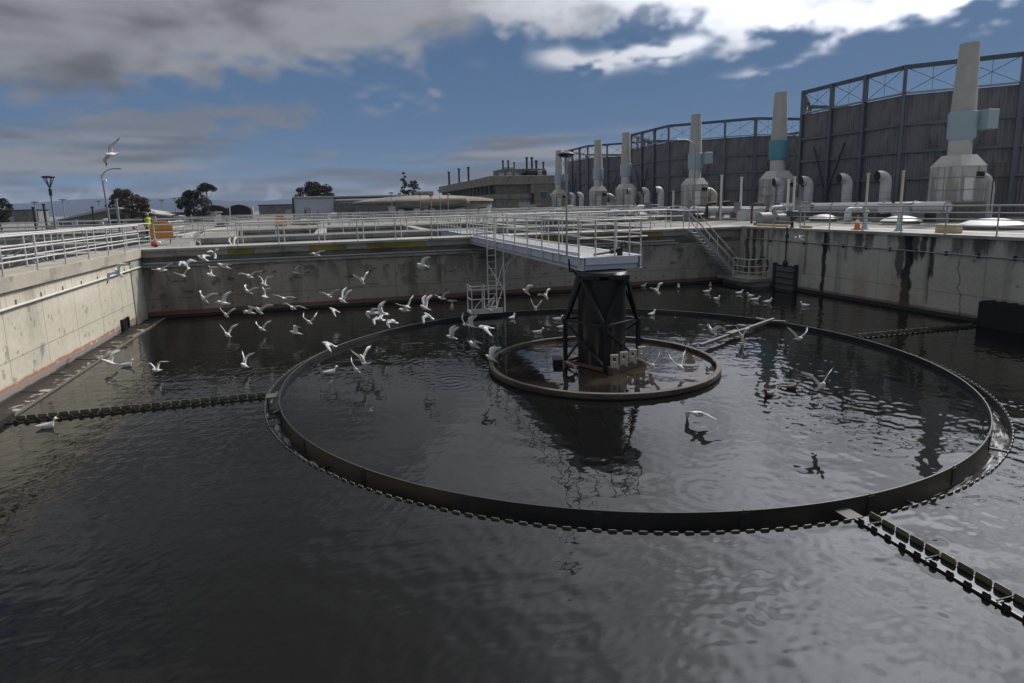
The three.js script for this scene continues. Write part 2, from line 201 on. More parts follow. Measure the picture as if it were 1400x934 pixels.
{ // tank walls
  let t = thing('tank_wall', 'sunlit pale concrete tank wall with red waterline stain', 'wall');
  mesh('wall_face', box(XL - 0.45, XL, -0.9, 3.02, ZB - 0.4, ZN), leftMat, t);
  mesh('coping', cbox(XL - 1.25, XL + 0.12, 3.02, 3.43, ZB + 0.07, ZN, 0.025), M.coping, t);
  mesh('corner_shade_slab', box(XL - 0.3, XL + 0.04, -0.9, 3.018, ZB + 0.004, -13.75), M.conc, t);  // added thin slab; its darker concrete paints the shade on this wall strip
  const pp = mesh('conduit', bar(V(XL + 0.07, 2.46, ZN), V(XL + 0.07, 2.60, ZB + 0.25), 0.042), M.pvc, t);
  for (let z = -14.6; z < ZN; z += 1.62) mesh('clip', box(XL + 0.001, XL + 0.035, 2.5, 2.72, z - 0.02, z + 0.02), M.galv, t);
  mesh('outlet_frame', [box(XL + 0.001, XL + 0.10, 0.12, 0.62, -12.55, -12.42), box(XL + 0.001, XL + 0.10, 0.12, 0.62, -11.78, -11.65), box(XL + 0.001, XL + 0.06, 0.1, 0.6, -12.42, -11.78)], M.blacksteel, t);
  t = thing('tank_wall', 'shaded grey concrete tank wall beneath the mossy walkway beam', 'wall');
  mesh('wall_face', box(XL - 0.4, XR + 0.5, -0.9, 2.5, ZB - 0.45, ZB), backMat, t);
  mesh('upper_wall', box(XL - 0.4, XR + 0.5, 2.77, 3.3, ZB - 0.42, ZB - 0.2), M.conc, t);
  mesh('ledge', cbox(XL + 0.05, 12.2, 2.5, 2.62, ZB - 0.3, ZB + 0.11, 0.015), M.conc, t);
  mesh('service_pipe', bar(V(XL + 0.05, 2.70, ZB + 0.02), V(12.0, 2.70, ZB + 0.02), 0.07, 10), M.galv, t);
  const cuts = [[-17.02, 0], [-13.1, 1], [-11.9, 0], [-9.2, 1], [-7.4, 0], [-6.3, 1], [-3.2, 0], [-0.75, 2], [1.35, 1], [4.9, 0], [6.2, 1], [9.4, 1], [11.1, 0], [12.9, 2]], fm = [M.conc, concrete(0.21, 0.175, 0.04, 0.8), M.conc];
  for (let i = 0; i < cuts.length - 1; i++) mesh('beam_segment', cbox(cuts[i][0] + 0.006, cuts[i + 1][0] - 0.006, 3.0 - 0.02 * (cuts[i][1] === 1), 3.27, ZB - 0.2, ZB + 0.10 + 0.02 * cuts[i][1], 0.012), fm[cuts[i][1]], t);
  mesh('walkway_slab', cbox(XL - 0.5, 17.0, 3.272, DECK, -17.35, ZB + 0.16, 0.02), M.deck, t);
  t = thing('tank_wall', 'shaded concrete tank wall with dark drip stains below the equipment deck', 'wall');
  mesh('wall_face', box(XR, XR + 0.45, -0.9, 3.30, ZB, ZN), rightMat, t);
  mesh('coping', cbox(XR - 0.05, XR + 1.6, 3.302, DECK + 0.01, ZB + 0.17, ZN, 0.02), M.deck, t);
  mesh('conduit', bar(V(XR - 0.05, 2.72, -14.9), V(XR - 0.05, 2.58, 8), 0.026), M.galv, t);
  for (let z = -14; z < 8; z += 1.33) mesh('bracket', box(XR - 0.07, XR - 0.001, 2.56, 2.74, z - 0.04, z + 0.04), M.darksteel, t);
  t = thing('tank_wall', 'concrete tank wall under the photographer deck', 'wall');
  mesh('wall_face', box(XL - 0.4, XR + 0.5, -0.9, 3.40, ZN, ZN + 0.7), M.conc, t);
  struct('tank_floor', box(XL - 0.4, XR + 0.5, -1.2, -0.92, ZB - 0.4, ZN + 0.6), M.darkconc);
}

// ---------------------------------------------------------------- water
const R_IN = 9.655, R_W = 10.04, waves = [];
{ const r = rng(21); for (let i = 0; i < 30; i++) { const L = 0.24 * Math.pow(5.2, r()), th = -0.5 + (r() - 0.5) * 2.4, k = 2 * Math.PI / L; waves.push([Math.cos(th) * k, Math.sin(th) * k, r() * 6.28, 0.0011 * Math.pow(L / 0.4, 0.75)]); } }
const splash = [];  // small ring waves round birds sitting on or dipping into the water
function height(x, z, amp) {
  const m = 0.35 + 1.3 * sstep(0.3, 0.7, fbm(x * 0.16 + 5, z * 0.16 + 8, 3)), m2 = 0.5 + fbm(x * 0.5 + 40, z * 0.5, 2); let h = 0;
  for (let i = 0; i < waves.length; i++) { const w = waves[i]; h += w[3] * Math.sin(w[0] * x + w[1] * z + w[2] + (m2 - 1) * 2.2); }
  h *= m * amp;
  for (const [sx, sz, a, R] of splash) { const d = Math.hypot(x - sx, z - sz); if (d < R) h += a * Math.sin(d * 21) * (1 - d / R) * (1 - d / R); }
  return h;
}
const rippleBump = (() => { // short wind ripples: plane waves with whole numbers of crests per tile
  const r = rng(31), w = []; for (let i = 0; i < 34; i++) { const k = 9 * Math.pow(4.2, r()), th = 0.9 + (r() - 0.5) * 2.0, m = Math.round(Math.cos(th) * k), n = Math.round(Math.sin(th) * k); w.push([m * 6.28318, n * 6.28318, r() * 6.28, Math.pow(12 / Math.hypot(m, n), 0.9)]); }
  return grayTex(1024, 1024, (u, v) => { const d = 1.3 * fbm(u * 6, v * 6, 2, 6); let h = 0; for (let i = 0; i < 34; i++) h += w[i][3] * Math.sin(w[i][0] * u + w[i][1] * v + w[i][2] + d * (i % 3)); return 0.5 + h * 0.055; }, [0.21, 0.21]);
})();
const waterMat = (r, g, b, bump) => new THREE.MeshPhysicalMaterial({ color: new THREE.Color().setRGB(r, g, b), roughness: 0.035, ior: 1.333, bumpMap: rippleBump, bumpScale: bump });
function gridSheet(nu, nv, fn) { // fn(i/nu, j/nv) -> [x, y, z]
  const pos = new Float32Array((nu + 1) * (nv + 1) * 3), uv = new Float32Array((nu + 1) * (nv + 1) * 2), idx = new Uint32Array(nu * nv * 6); let o = 0, q = 0;
  for (let j = 0; j <= nv; j++) for (let i = 0; i <= nu; i++, o++) { const p = fn(i / nu, j / nv); pos.set(p, o * 3); uv[o * 2] = p[0]; uv[o * 2 + 1] = p[2]; }
  for (let j = 0; j < nv; j++) for (let i = 0; i < nu; i++) { const a = j * (nu + 1) + i, b = a + 1, c = a + nu + 1, d = c + 1; idx.set([a, b, c, b, d, c], q); q += 6; }
  const g = new THREE.BufferGeometry(); g.setAttribute('position', new THREE.BufferAttribute(pos, 3)); g.setAttribute('uv', new THREE.BufferAttribute(uv, 2)); g.setIndex(new THREE.BufferAttribute(idx, 1)); g.computeVertexNormals(); return g;
}
function buildWater() {
  const outer = gridSheet(1200, 150, (u, v) => {
    const th = u * 2 * Math.PI, c = Math.cos(th), s = Math.sin(th), k = Math.min((c > 0 ? XR - OX + 0.1 : OX - XL + 0.1) / Math.max(1e-9, Math.abs(c)), (s > 0 ? ZN - OZ + 0.1 : OZ - ZB + 0.1) / Math.max(1e-9, Math.abs(s))), r = mix(R_W + 0.02, k, v), x = OX + c * r, z = OZ + s * r;
    return [x, height(x, z, 0.22), z];
  });
  struct('tank_water', outer, waterMat(0.0055, 0.0052, 0.0042, 0.005));
  const inner = gridSheet(1100, 150, (u, v) => { const th = u * 2 * Math.PI, r = mix(3.5, R_IN - 0.005, v), x = OX + Math.cos(th) * r, z = OZ + Math.sin(th) * r; return [x, height(x, z, mix(0.40, 0.11, sstep(-3.5, 4.0, z - x * 0.12))) + 0.004, z]; });
  struct('inner_water', inner, waterMat(0.0055, 0.0055, 0.005, 0.002));
}
// ---------------------------------------------------------------- ring launder with its toothed weir
const weirMats = [mat(0.115, 0.108, 0.06, 0.6), mat(0.09, 0.086, 0.05, 0.65), mat(0.14, 0.13, 0.085, 0.6)];
const ringMats = [mat(0.085, 0.08, 0.06, 0.4), mat(0.06, 0.057, 0.045, 0.4), mat(0.11, 0.105, 0.085, 0.4)], wetShadedMats = [mat(0.022, 0.024, 0.018, 0.35), mat(0.03, 0.03, 0.022, 0.35), mat(0.018, 0.02, 0.016, 0.35)];  // camera-side trough teeth: wet, with their sun shade darkened into the colour
const algae = new THREE.MeshPhysicalMaterial({ map: colorTex(512, 128, (u, v) => { const n = fbm(u * 40, v * 6, 4, 8), m = sstep(0.5, 0.7, fbm(u * 16 + 3, v * 3, 4, 8) + (0.35 - v) * 0.25), k = 0.6 + 0.8 * n; return [mix(0.015, 0.05, m) * k, mix(0.015, 0.045, m) * k, mix(0.016, 0.032, m) * k]; }), roughness: 0.5, bumpMap: concBump, bumpScale: 0.004 });
const toothGeo = (w, h, d, b = 0.03) => { const s = new THREE.Shape([[-w / 2 - 0.01, -b], [w / 2 + 0.01, -b], [w / 2, h - 0.02], [w / 2 - 0.02, h], [-w / 2 + 0.02, h], [-w / 2, h - 0.02]].map((q) => new THREE.Vector2(...q))); const g = new THREE.ExtrudeGeometry(s, { depth: d, bevelEnabled: false }); g.translate(0, 0, -d / 2); return g; };
{
  const t = thing('ring_launder', 'large circular dark steel channel with toothed weir floating round the central pier', 'weir', null, V(OX, 0, OZ));
  const wall = (r0, r1, y0, y1) => lathe([[r0, y0], [r1, y0], [r1, y1 - 0.01], [r1 - 0.008, y1], [r0 + 0.008, y1], [r0, y1 - 0.01], [r0, y0]], 240);
  mesh('baffle_wall', wall(R_IN, R_IN + 0.035, -0.5, 0.158), algae, t);
  mesh('weir_wall', wall(R_W - 0.02, R_W + 0.012, -0.5, -0.006), M.darksteel, t);
  mesh('channel_floor', lathe([[R_IN, -0.5], [R_W, -0.5]], 240), M.darksteel, t);
  const tg = toothGeo(0.15, 0.034, 0.014, 0.22), n = 266;
  for (let i = 0; i < n; i++) { const a = (i + 0.5) / n * 2 * Math.PI, o = mesh('weir_tooth', tg, ringMats[(i * 7 + (i >> 2)) % 3], t); o.position.set(Math.sin(a) * R_W, 0, Math.cos(a) * R_W); o.rotation.y = a; }
  for (let i = 0; i < 16; i++) { const a = (i + 0.35) / 16 * 2 * Math.PI, o = mesh('cross_strut', box(-0.025, 0.025, -0.16, -0.12, R_IN + 0.036, R_W - 0.021), M.darksteel, t); o.rotation.y = a; }
  const sg = cbox(-0.07, 0.07, -0.2, 0.13, R_IN + 0.037, R_IN + 0.05, 0.004), bg = box(-0.015, 0.015, 0.159, 0.168, R_IN - 0.01, R_IN + 0.045);
  for (let i = 0; i < 26; i++) { const a = (i + 0.2) / 26 * 2 * Math.PI; mesh('splice_plate', sg, M.darksteel, t).rotation.y = a; mesh('rim_clip', bg, M.darksteel, t).rotation.y = a; }
  const cm = new THREE.MeshPhysicalMaterial({ map: colorTex(1024, 64, (u, v) => { const f = sstep(0.56, 0.76, fbm(u * 160, v * 7, 4, 32) + 0.10 * (fbm(u * 8, 2, 2, 8) - 0.5)); return [mix(0.03, 0.42, f), mix(0.028, 0.41, f), mix(0.025, 0.40, f)]; }), roughness: 0.12, ior: 1.33, bumpMap: concBump, bumpScale: 0.01 });
  const cw = gridSheet(600, 6, (u, v) => { const th = u * 2 * Math.PI, r = mix(R_IN + 0.03, R_W - 0.015, v); return [Math.cos(th) * r, -0.24 + 0.02 * (fbm(u * 420, v * 3, 3) - 0.5), Math.sin(th) * r]; }); { const uv = cw.attributes.uv; for (let j = 0, o = 0; j <= 6; j++) for (let i = 0; i <= 600; i++, o++) uv.setXY(o, i / 600, j / 6); }
  mesh('channel_water', cw, cm, t);
  mesh('junction_plate', [cbox(-0.30, -0.02, -0.04, 0.01, R_IN + 0.036, R_W - 0.022, 0.008)], mat(0.03, 0.03, 0.027, 0.6), t);
  mesh('junction_plate', [cbox(-R_W - 0.02, -R_IN - 0.036, 0.0, 0.035, -0.3, 0.1, 0.008)], mat(0.07, 0.07, 0.065, 0.5), t);
}
function trough(label, a, b, wdt, near) { // straight launder with toothed plates on both sides; a, b in plan
  const L = Math.hypot(b[0] - a[0], b[1] - a[1]), t = thing('trough', label, 'weir trough', 'straight troughs between ring and walls', V(a[0], 0, a[1])); t.rotation.y = Math.atan2(b[0] - a[0], b[1] - a[1]);
  const tgs = [toothGeo(0.205, 0.085, 0.016), toothGeo(0.10, 0.05, 0.016)]; for (const g of tgs) g.rotateY(Math.PI / 2);
  mesh('channel_water', box(-wdt / 2 + 0.02, wdt / 2 - 0.02, -0.2, 0.022, 0, L), mat(0.006, 0.008, 0.006, 0.06), t);
  const n = Math.floor(L / 0.24);
  for (const s of [-1, 1]) { mesh('side_plate', box(s * wdt / 2 - 0.016, s * wdt / 2 + 0.016, -0.4, 0.03, 0.003, L), mat(0.022, 0.024, 0.018, 0.4), t); for (let i = 0; i < n; i++) { const o = mesh('weir_tooth', tgs[s === near ? 1 : 0], (s === near ? wetShadedMats : weirMats)[(i * 5 + (s > 0)) % 3], t); o.position.set(s * (wdt / 2), 0.03, (i + 0.5) * 0.24); } }
  for (let i = 0; i < n; i += 4) mesh('tie_rod', bar(V(-wdt / 2, 0.05, (i + 1) * 0.24), V(wdt / 2, 0.05, (i + 1) * 0.24), 0.012, 6), M.darksteel, t);
}
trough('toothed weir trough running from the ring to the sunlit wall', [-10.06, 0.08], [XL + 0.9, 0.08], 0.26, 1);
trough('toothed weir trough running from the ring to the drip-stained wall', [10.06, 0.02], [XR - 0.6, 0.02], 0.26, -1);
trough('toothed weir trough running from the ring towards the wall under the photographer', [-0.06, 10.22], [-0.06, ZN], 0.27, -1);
single('outlet_box', [cbox(XR - 0.62, XR - 0.004, -0.4, 0.95, -0.1, 2.4, 0.03), ...[0, 1, 2, 3, 4, 5].map((i) => cbox(XR - 0.64, XR - 0.1, 0.9, 1.0, 0.0 + i * 0.4, 0.2 + i * 0.4, 0.02))], M.black, 'black ribbed outlet box against the drip-stained wall', 'box');
single('outlet_box', [cbox(XL + 0.004, XL + 0.9, -0.4, 0.14, -0.35, 0.5, 0.03)], M.black, 'low black outlet box against the sunlit wall', 'box');
{ // scum along the lit wall
  const t = thing('scum_baffle', 'thin wooden scum board floating parallel to the sunlit wall', 'baffle'), wm = mat(0.12, 0.105, 0.085, 0.8);
  mesh('board', box(-16.275, -16.235, -0.2, 0.055, -15.3, -0.35), wm, t);
  for (let z = -14.5; z < -0.4; z += 2.0) mesh('stay', bar(V(-16.25, 0.04, z), V(XL + 0.045, 0.10, z - 0.1), 0.015, 6), M.darksteel, t);
  const fm = new THREE.MeshPhysicalMaterial({ map: colorTex(128, 2048, (u, v) => { const f = sstep(0.58, 0.66, fbm(u * 5 + 3, v * 90, 5) + (u - 0.72) * 0.34), br = fbm(u * 9, v * 120, 4); return [mix(0.012 + 0.02 * br, 0.30, f), mix(0.009 + 0.014 * br, 0.275, f), mix(0.007 + 0.010 * br, 0.25, f)]; }), roughness: 0.5, bumpMap: concBump, bumpScale: 0.02 });
  const g = gridSheet(10, 300, (u, v) => { const x = mix(XL + 0.03, -16.28, u), z = mix(ZB + 0.1, -0.4, v); return [x, 0.018 + 0.012 * fbm(x * 6, z * 6, 3), z]; }); { const uv = g.attributes.uv; for (let j = 0, o = 0; j <= 300; j++) for (let i = 0; i <= 10; i++, o++) uv.setXY(o, i / 10, j / 300); }
  struct('floating_scum', g, fm, 'stuff');
}

// ================================================================ THINGS IN THE TANK
// central ring and pier
{
  const t = thing('centre_well', 'brown-rimmed round well of shallow water round the black pier', 'well', null, V(OX, 0, OZ));
  const rim = new THREE.MeshPhysicalMaterial({ map: colorTex(1024, 64, (u, v) => { const n = 0.6 + 0.8 * fbm(u * 64, v * 4, 4, 16), d = sstep(0.5, 0.7, fbm(u * 40, v * 3, 3, 8)); return [mix(0.07, 0.035, d) * n, mix(0.058, 0.03, d) * n, mix(0.045, 0.025, d) * n]; }), roughness: 0.75, bumpMap: concBump, bumpScale: 0.006 });
  mesh('rim', lathe([[3.44, -0.3], [3.44, 0.16], [3.46, 0.175], [3.57, 0.175], [3.59, 0.16], [3.59, 0.04]], 160), rim, t);
  mesh('outer_skirt', lathe([[3.575, -0.4], [3.575, 0.04]], 160), M.blacksteel, t);
  const wf = new THREE.MeshPhysicalMaterial({ map: colorTex(512, 512, (u, v) => { const n = fbm(u * 9, v * 9, 5, 256), m = sstep(0.4, 0.65, n); return [mix(0.012, 0.032, m), mix(0.010, 0.025, m), mix(0.009, 0.018, m)]; }, [0.13, 0.13]), roughness: 0.03, ior: 1.33, bumpMap: rippleBump, bumpScale: 0.002 });
  mesh('shallow_water', gridSheet(160, 24, (u, v) => { const th = u * 2 * Math.PI, r = mix(0.1, 3.445, v), x = Math.cos(th) * r, z = Math.sin(th) * r; return [x, 0.06 + 0.25 * height(x + 3, z + 5, 0.7), z]; }), wf, t);
  for (const [a, l] of [[1.15, 0], [2.3, 0], [-0.9, 0], [-2.2, 0]]) { const o = mesh('notch_cover', cbox(-0.13, 0.13, 0.1, 0.2, 3.40, 3.435, 0.01), M.darksteel, t); o.rotation.y = a; }
}
{
  const t = thing('pier', 'black steel pier with triangulated cage standing in the centre well', 'pier', null, V(OX, 0, OZ)), a0 = Math.atan2(-0.33, 0.94);
  const colm = new THREE.MeshPhysicalMaterial({ map: colorTex(512, 256, (u, v) => { const s = sstep(0.52, 0.7, fbm(u * 40, v * 2.2, 4, 8)) * (1 - sstep(0.25, 0.62, v + (fbm(u * 30, 3, 3, 4) - 0.5) * 0.4)), n = 0.7 + 0.6 * fbm(u * 16, v * 16, 3, 16); return [mix(0.011, 0.10, s) * n, mix(0.011, 0.075, s) * n, mix(0.012, 0.05, s) * n]; }), roughness: 0.45, metalness: 0.1 });
  mesh('column', new THREE.CylinderGeometry(0.74, 0.74, 2.9, 40, 1, true).translate(0, 1.45, 0), colm, t);
  mesh('head_plate', lathe([[0, 2.80], [0.78, 2.80], [0.78, 3.02], [0, 3.02]], 40), M.blacksteel, t);
  const P = (k, r, y) => V(Math.sin(a0 + k * Math.PI / 2) * r, y, Math.cos(a0 + k * Math.PI / 2) * r);
  for (let k = 0; k < 4; k++) {
    mesh('leg', beam(P(k, 1.14, 0.05), P(k, 1.14, 1.5), 0.11, 0.11), M.blacksteel, t);
    mesh('ring_bar', beam(P(k, 1.14, 1.47), P(k + 1, 1.14, 1.47), 0.07, 0.07), M.darksteel, t);
    mesh('diagonal', beam(P(k, 1.12, 1.44), P(k + 0.5, 0.95, 2.86), 0.10, 0.10), M.blacksteel, t);
    mesh('diagonal', beam(P(k + 1, 1.12, 1.44), P(k + 0.5, 0.95, 2.86), 0.10, 0.10), M.blacksteel, t);
    mesh('lower_brace', beam(P(k, 1.12, 1.38), P(k + 1, 1.12, 0.2), 0.06, 0.06), M.darksteel, t);
    mesh('base_bar', beam(P(k, 1.14, 0.13), P(k + 1, 1.14, 0.13), 0.07, 0.09), M.rust, t);
    mesh('head_bar', beam(P(k + 0.5, 0.97, 2.88), P(k + 1.5, 0.97, 2.88), 0.16, 0.13), M.blacksteel, t);
  }
  // curb boxes and slotted white gates on the base
  const c = new THREE.Group(); const curb = mesh('base_curb', [beam(P(0.08, 1.42, 0.15), P(0.98, 1.38, 0.15), 0.07, 0.22), beam(P(0.08, 1.42, 0.15), P(0.02, 1.0, 0.15), 0.07, 0.22), beam(P(0.98, 1.38, 0.15), P(1.0, 1.0, 0.15), 0.07, 0.22)], mat(0.07, 0.05, 0.04, 0.8), t);
  mesh('base_box', [beam(P(-0.85, 1.42, 0.14), P(-1.1, 1.42, 0.14), 0.3, 0.22)], M.blacksteel, t);
  for (let i = 0; i < 4; i++) {
    const q = P(0.12, 1.28, 0).lerp(P(0.86, 1.22, 0), i / 3 + 0.02), g = new THREE.Shape([[-0.11, 0], [0.11, 0], [0.11, 0.44], [-0.11, 0.44]].map((p) => new THREE.Vector2(...p)));
    g.holes.push(new THREE.Path([[-0.045, 0.22], [0.045, 0.22], [0.045, 0.36], [-0.045, 0.36]].map((p) => new THREE.Vector2(...p))));
    const eg = new THREE.ExtrudeGeometry(g, { depth: 0.05, bevelEnabled: true, bevelSize: 0.006, bevelThickness: 0.006, bevelSegments: 1 }); const o = mesh('slotted_gate', eg, mat(0.40, 0.37, 0.31, 0.7), t); o.position.set(q.x, 0.2, q.z); o.rotation.y = a0 + 0.05; }
}
{ // beam from the well to the ring: scum trough
  const a = onY(958, 472, 0.18), b = onY(1058, 436, 0.18), t = thing('skimmer_arm', 'weathered skimmer arm reaching from the centre well to the ring', 'arm');
  mesh('arm', beam(V(a.x, 0.17, a.z), V(b.x, 0.17, b.z), 0.11, 0.10), mat(0.11, 0.10, 0.082, 0.7), t);
  const d = b.clone().sub(a).normalize(), n = V(-d.z, 0, d.x);
  mesh('hinge_block', beam(a.clone().lerp(b, 0.34), a.clone().lerp(b, 0.46), 0.24, 0.16), mat(0.10, 0.09, 0.075, 0.7), t);
  const e = b.clone().addScaledVector(d, -0.5); for (const s of [-1, 1]) mesh('end_bar', beam(e.clone().addScaledVector(n, s * 0.12), b.clone().addScaledVector(n, s * 0.6).addScaledVector(d, -0.3), 0.07, 0.07), mat(0.18, 0.165, 0.145, 0.6), t);
}
// ---------------------------------------------------------------- railings
function railing(label, a, b, spacing = 2.1, group = null, m = M.rail, H = 1.13, rails = [1, 0.66, 0.34], r = 0.03, kick = false) {
  const t = thing('railing', label, 'railing', group, a), d = b.clone().sub(a), L = d.length(), n = Math.max(1, Math.round(L / spacing));
  for (let i = 0; i <= n; i++) { const p = d.clone().multiplyScalar(i / n); mesh('post', bar(p, p.clone().add(V(0, H, 0)), r, 7), m, t); mesh('foot_plate', box(p.x - 0.05, p.x + 0.05, p.y + 0.002, p.y + 0.014, p.z - 0.05, p.z + 0.05), m, t); }
  for (const f of rails) mesh('rail', bar(V(0, H * f, 0), d.clone().add(V(0, H * f, 0)), r * (f === 1 ? 1.1 : 0.9), 7), m, t);
  if (kick) mesh('kick_plate', beam(V(0, 0.08, 0), d.clone().add(V(0, 0.08, 0)), 0.012, 0.1), m, t);
  return t;
}
railing('pale pipe railing on the coping of the sunlit wall', V(XL - 0.02, 3.43, ZN), V(XL - 0.02, 3.43, ZB - 0.2), 2.13);
railing('second pale pipe railing behind the one on the sunlit wall coping', V(XL - 1.08, 3.43, ZN), V(XL - 1.08, 3.43, -30), 2.13);
railing('pale pipe railing on the back walkway between sunlit corner and bridge', V(XL + 4.45, DECK, ZB - 0.02), V(-0.85, DECK, ZB - 0.02), 2.05);
railing('pale pipe railing along the far side of the back walkway', V(XL + 0.3, DECK, -17.2), V(12.4, DECK, -17.2), 2.05);
railing('pale pipe railing on the back walkway between bridge and corner stair', V(1.45, DECK, ZB - 0.02), V(12.6, DECK, ZB - 0.02), 2.05);
railing('pale pipe railing on the drip-stained wall coping by the equipment deck', V(XR + 0.08, DECK + 0.01, ZB + 2.9), V(XR + 0.08, DECK + 0.01, ZN), 2.05, null, M.railgrey, 1.17, [1, 0.76, 0.53, 0.3]);
// ---------------------------------------------------------------- access bridge
{
  const t = thing('access_bridge', 'light blue-grey steel walkway bridge from back wall to the central pier', 'bridge', null, V(0, 0, 0)), x0 = -0.73, x1 = 1.32, z1 = 0.35, z0 = ZB + 0.18;
  const I = (x, s) => [box(x - 0.012, x + 0.012, 3.07, 3.43, z0, z1), box(x - 0.07, x + 0.07, 3.05, 3.07, z0, z1), box(x - 0.07, x + 0.07, 3.43, 3.455, z0, z1)];
  const gs = mesh('girder', I(x0 + 0.07), M.bridge, t); mesh('girder', I(x1 - 0.07), M.bridge, t);
  for (let z = z0 + 1; z < z1 - 1; z += 2.4) mesh('stiffener', box(x0 + 0.01, x0 + 0.055, 3.072, 3.428, z - 0.012, z + 0.012), M.bridge, t);
  mesh('end_fascia', [box(x0 + 0.144, x1 - 0.144, 3.06, 3.24, z1 - 0.09, z1 - 0.07), box(x0 + 0.144, x1 - 0.144, 3.244, 3.45, z1 - 0.05, z1 + 0.002), box(x0 + 0.144, x1 - 0.144, 3.225, 3.242, z1 - 0.07, z1 + 0.02)], M.bridge, t);
  const dm = new THREE.MeshPhysicalMaterial({ color: new THREE.Color().setRGB(0.34, 0.35, 0.35), roughness: 0.6, metalness: 0.3, bumpMap: grayTex(64, 64, (u, v) => (frac(u * 8) < 0.3 || frac(v * 8) < 0.3 ? 1 : 0), [4, 4]), bumpScale: 0.01 });
  for (let z = z0; z < z1 - 0.06; z += 1.2) mesh('deck_plate', box(x0 + 0.145, x1 - 0.145, 3.40, 3.44, z + 0.004, Math.min(z + 1.196, z1 - 0.06)), dm, t);
  for (const [x, zs] of [[x0 - 0.02, z1 - 0.15], [x1 + 0.02, z1 - 0.15]]) {
    const n = 9; for (let i = 0; i <= n; i++) { const z = mix(z0 + 0.1, zs, i / n); mesh('post', bar(V(x, 3.12, z), V(x, 4.56, z), 0.026, 7), M.rail, t); }
    for (const y of [4.56, 4.12, 3.80]) mesh('rail', bar(V(x, y, z0 + 0.1), V(x, y, zs), y > 4.5 ? 0.028 : 0.02, 7), M.rail, t);
  }
  for (const y of [4.56, 4.02]) mesh('rail', bar(V(x0 - 0.02, y, z1 - 0.15), V(x1 + 0.24, y, z1 - 0.15), 0.026, 7), M.rail, t);
  for (const x of [-0.2, 0.45, 0.95]) mesh('post', bar(V(x, 3.44, z1 - 0.15), V(x, 4.56, z1 - 0.15), 0.024, 7), M.rail, t);
  mesh('cable_conduit', bar(V(x0 + 0.02, 3.16, z0), V(x0 + 0.02, 3.16, z1 - 0.3), 0.025, 7), M.galv, t);
  mesh('kick_plate', [box(x0 + 0.15, x0 + 0.162, 3.456, 3.56, z0, z1 - 0.5)], M.bridge, t);
  mesh('support_bracket', [beam(V(x0 + 0.02, 3.05, -0.45), V(-0.55, 2.55, 0.15), 0.05, 0.05), beam(V(x0 - 0.07, 3.35, -0.5), V(x0 - 0.07, 2.95, -0.42), 0.05, 0.05), beam(V(x0 - 0.05, 2.97, -0.42), V(-0.5, 2.95, 0.0), 0.05, 0.05)], M.blacksteel, t);
}
{ const t = thing('gearmotor', 'dark gear motor with handwheel on the bridge end', 'motor', null, V(0.72, 3.44, 0.0));
  mesh('housing', [bar(V(0, 0.0, 0), V(0, 0.22, 0), 0.09, 12), bar(V(-0.32, 0.13, 0.02), V(0.05, 0.2, 0.02), 0.075, 12)], M.darksteel, t);
  const w = mesh('handwheel', new THREE.TorusGeometry(0.13, 0.025, 8, 20), M.blacksteel, t); w.position.set(0.1, 0.3, 0.05); w.rotation.y = 0.5;
  mesh('shaft', bar(V(-0.9, 0.06, 0.02), V(-0.3, 0.12, 0.02), 0.03, 8), M.rust, t);
}
function discLamp(label, p, H, R = 0.42, rad = 0.04) { const t = thing('street_lamp', label, 'lamp post', 'lamp posts', p); mesh('pole', bar(V(0, 0, 0), V(0, H - 0.1, 0), rad, 10, rad * 0.75), M.galv, t); mesh('lamp_head', lathe([[0, H - 0.13], [R * 0.5, H - 0.11], [R, H - 0.04], [R, H], [R * 0.4, H + 0.06], [0, H + 0.08]], 20), M.darksteel, t); for (let i = 0; i < 3; i++) { const a = i * 2.1; mesh('stay', bar(V(0, H - 0.5, 0), V(Math.sin(a) * R * 0.8, H - 0.05, Math.cos(a) * R * 0.8), 0.014, 5), M.galv, t); } return t; }
{ const z = -0.55, q = onZ(775, 350, z); const t = discLamp('thin lamp post with flat dark disc head on the bridge railing', V(q.x, 3.46, z), 3.15, 0.26, 0.035); t.children.filter((c) => c.name === 'stay').forEach((c) => (c.visible = true)); delete t.userData.group; }
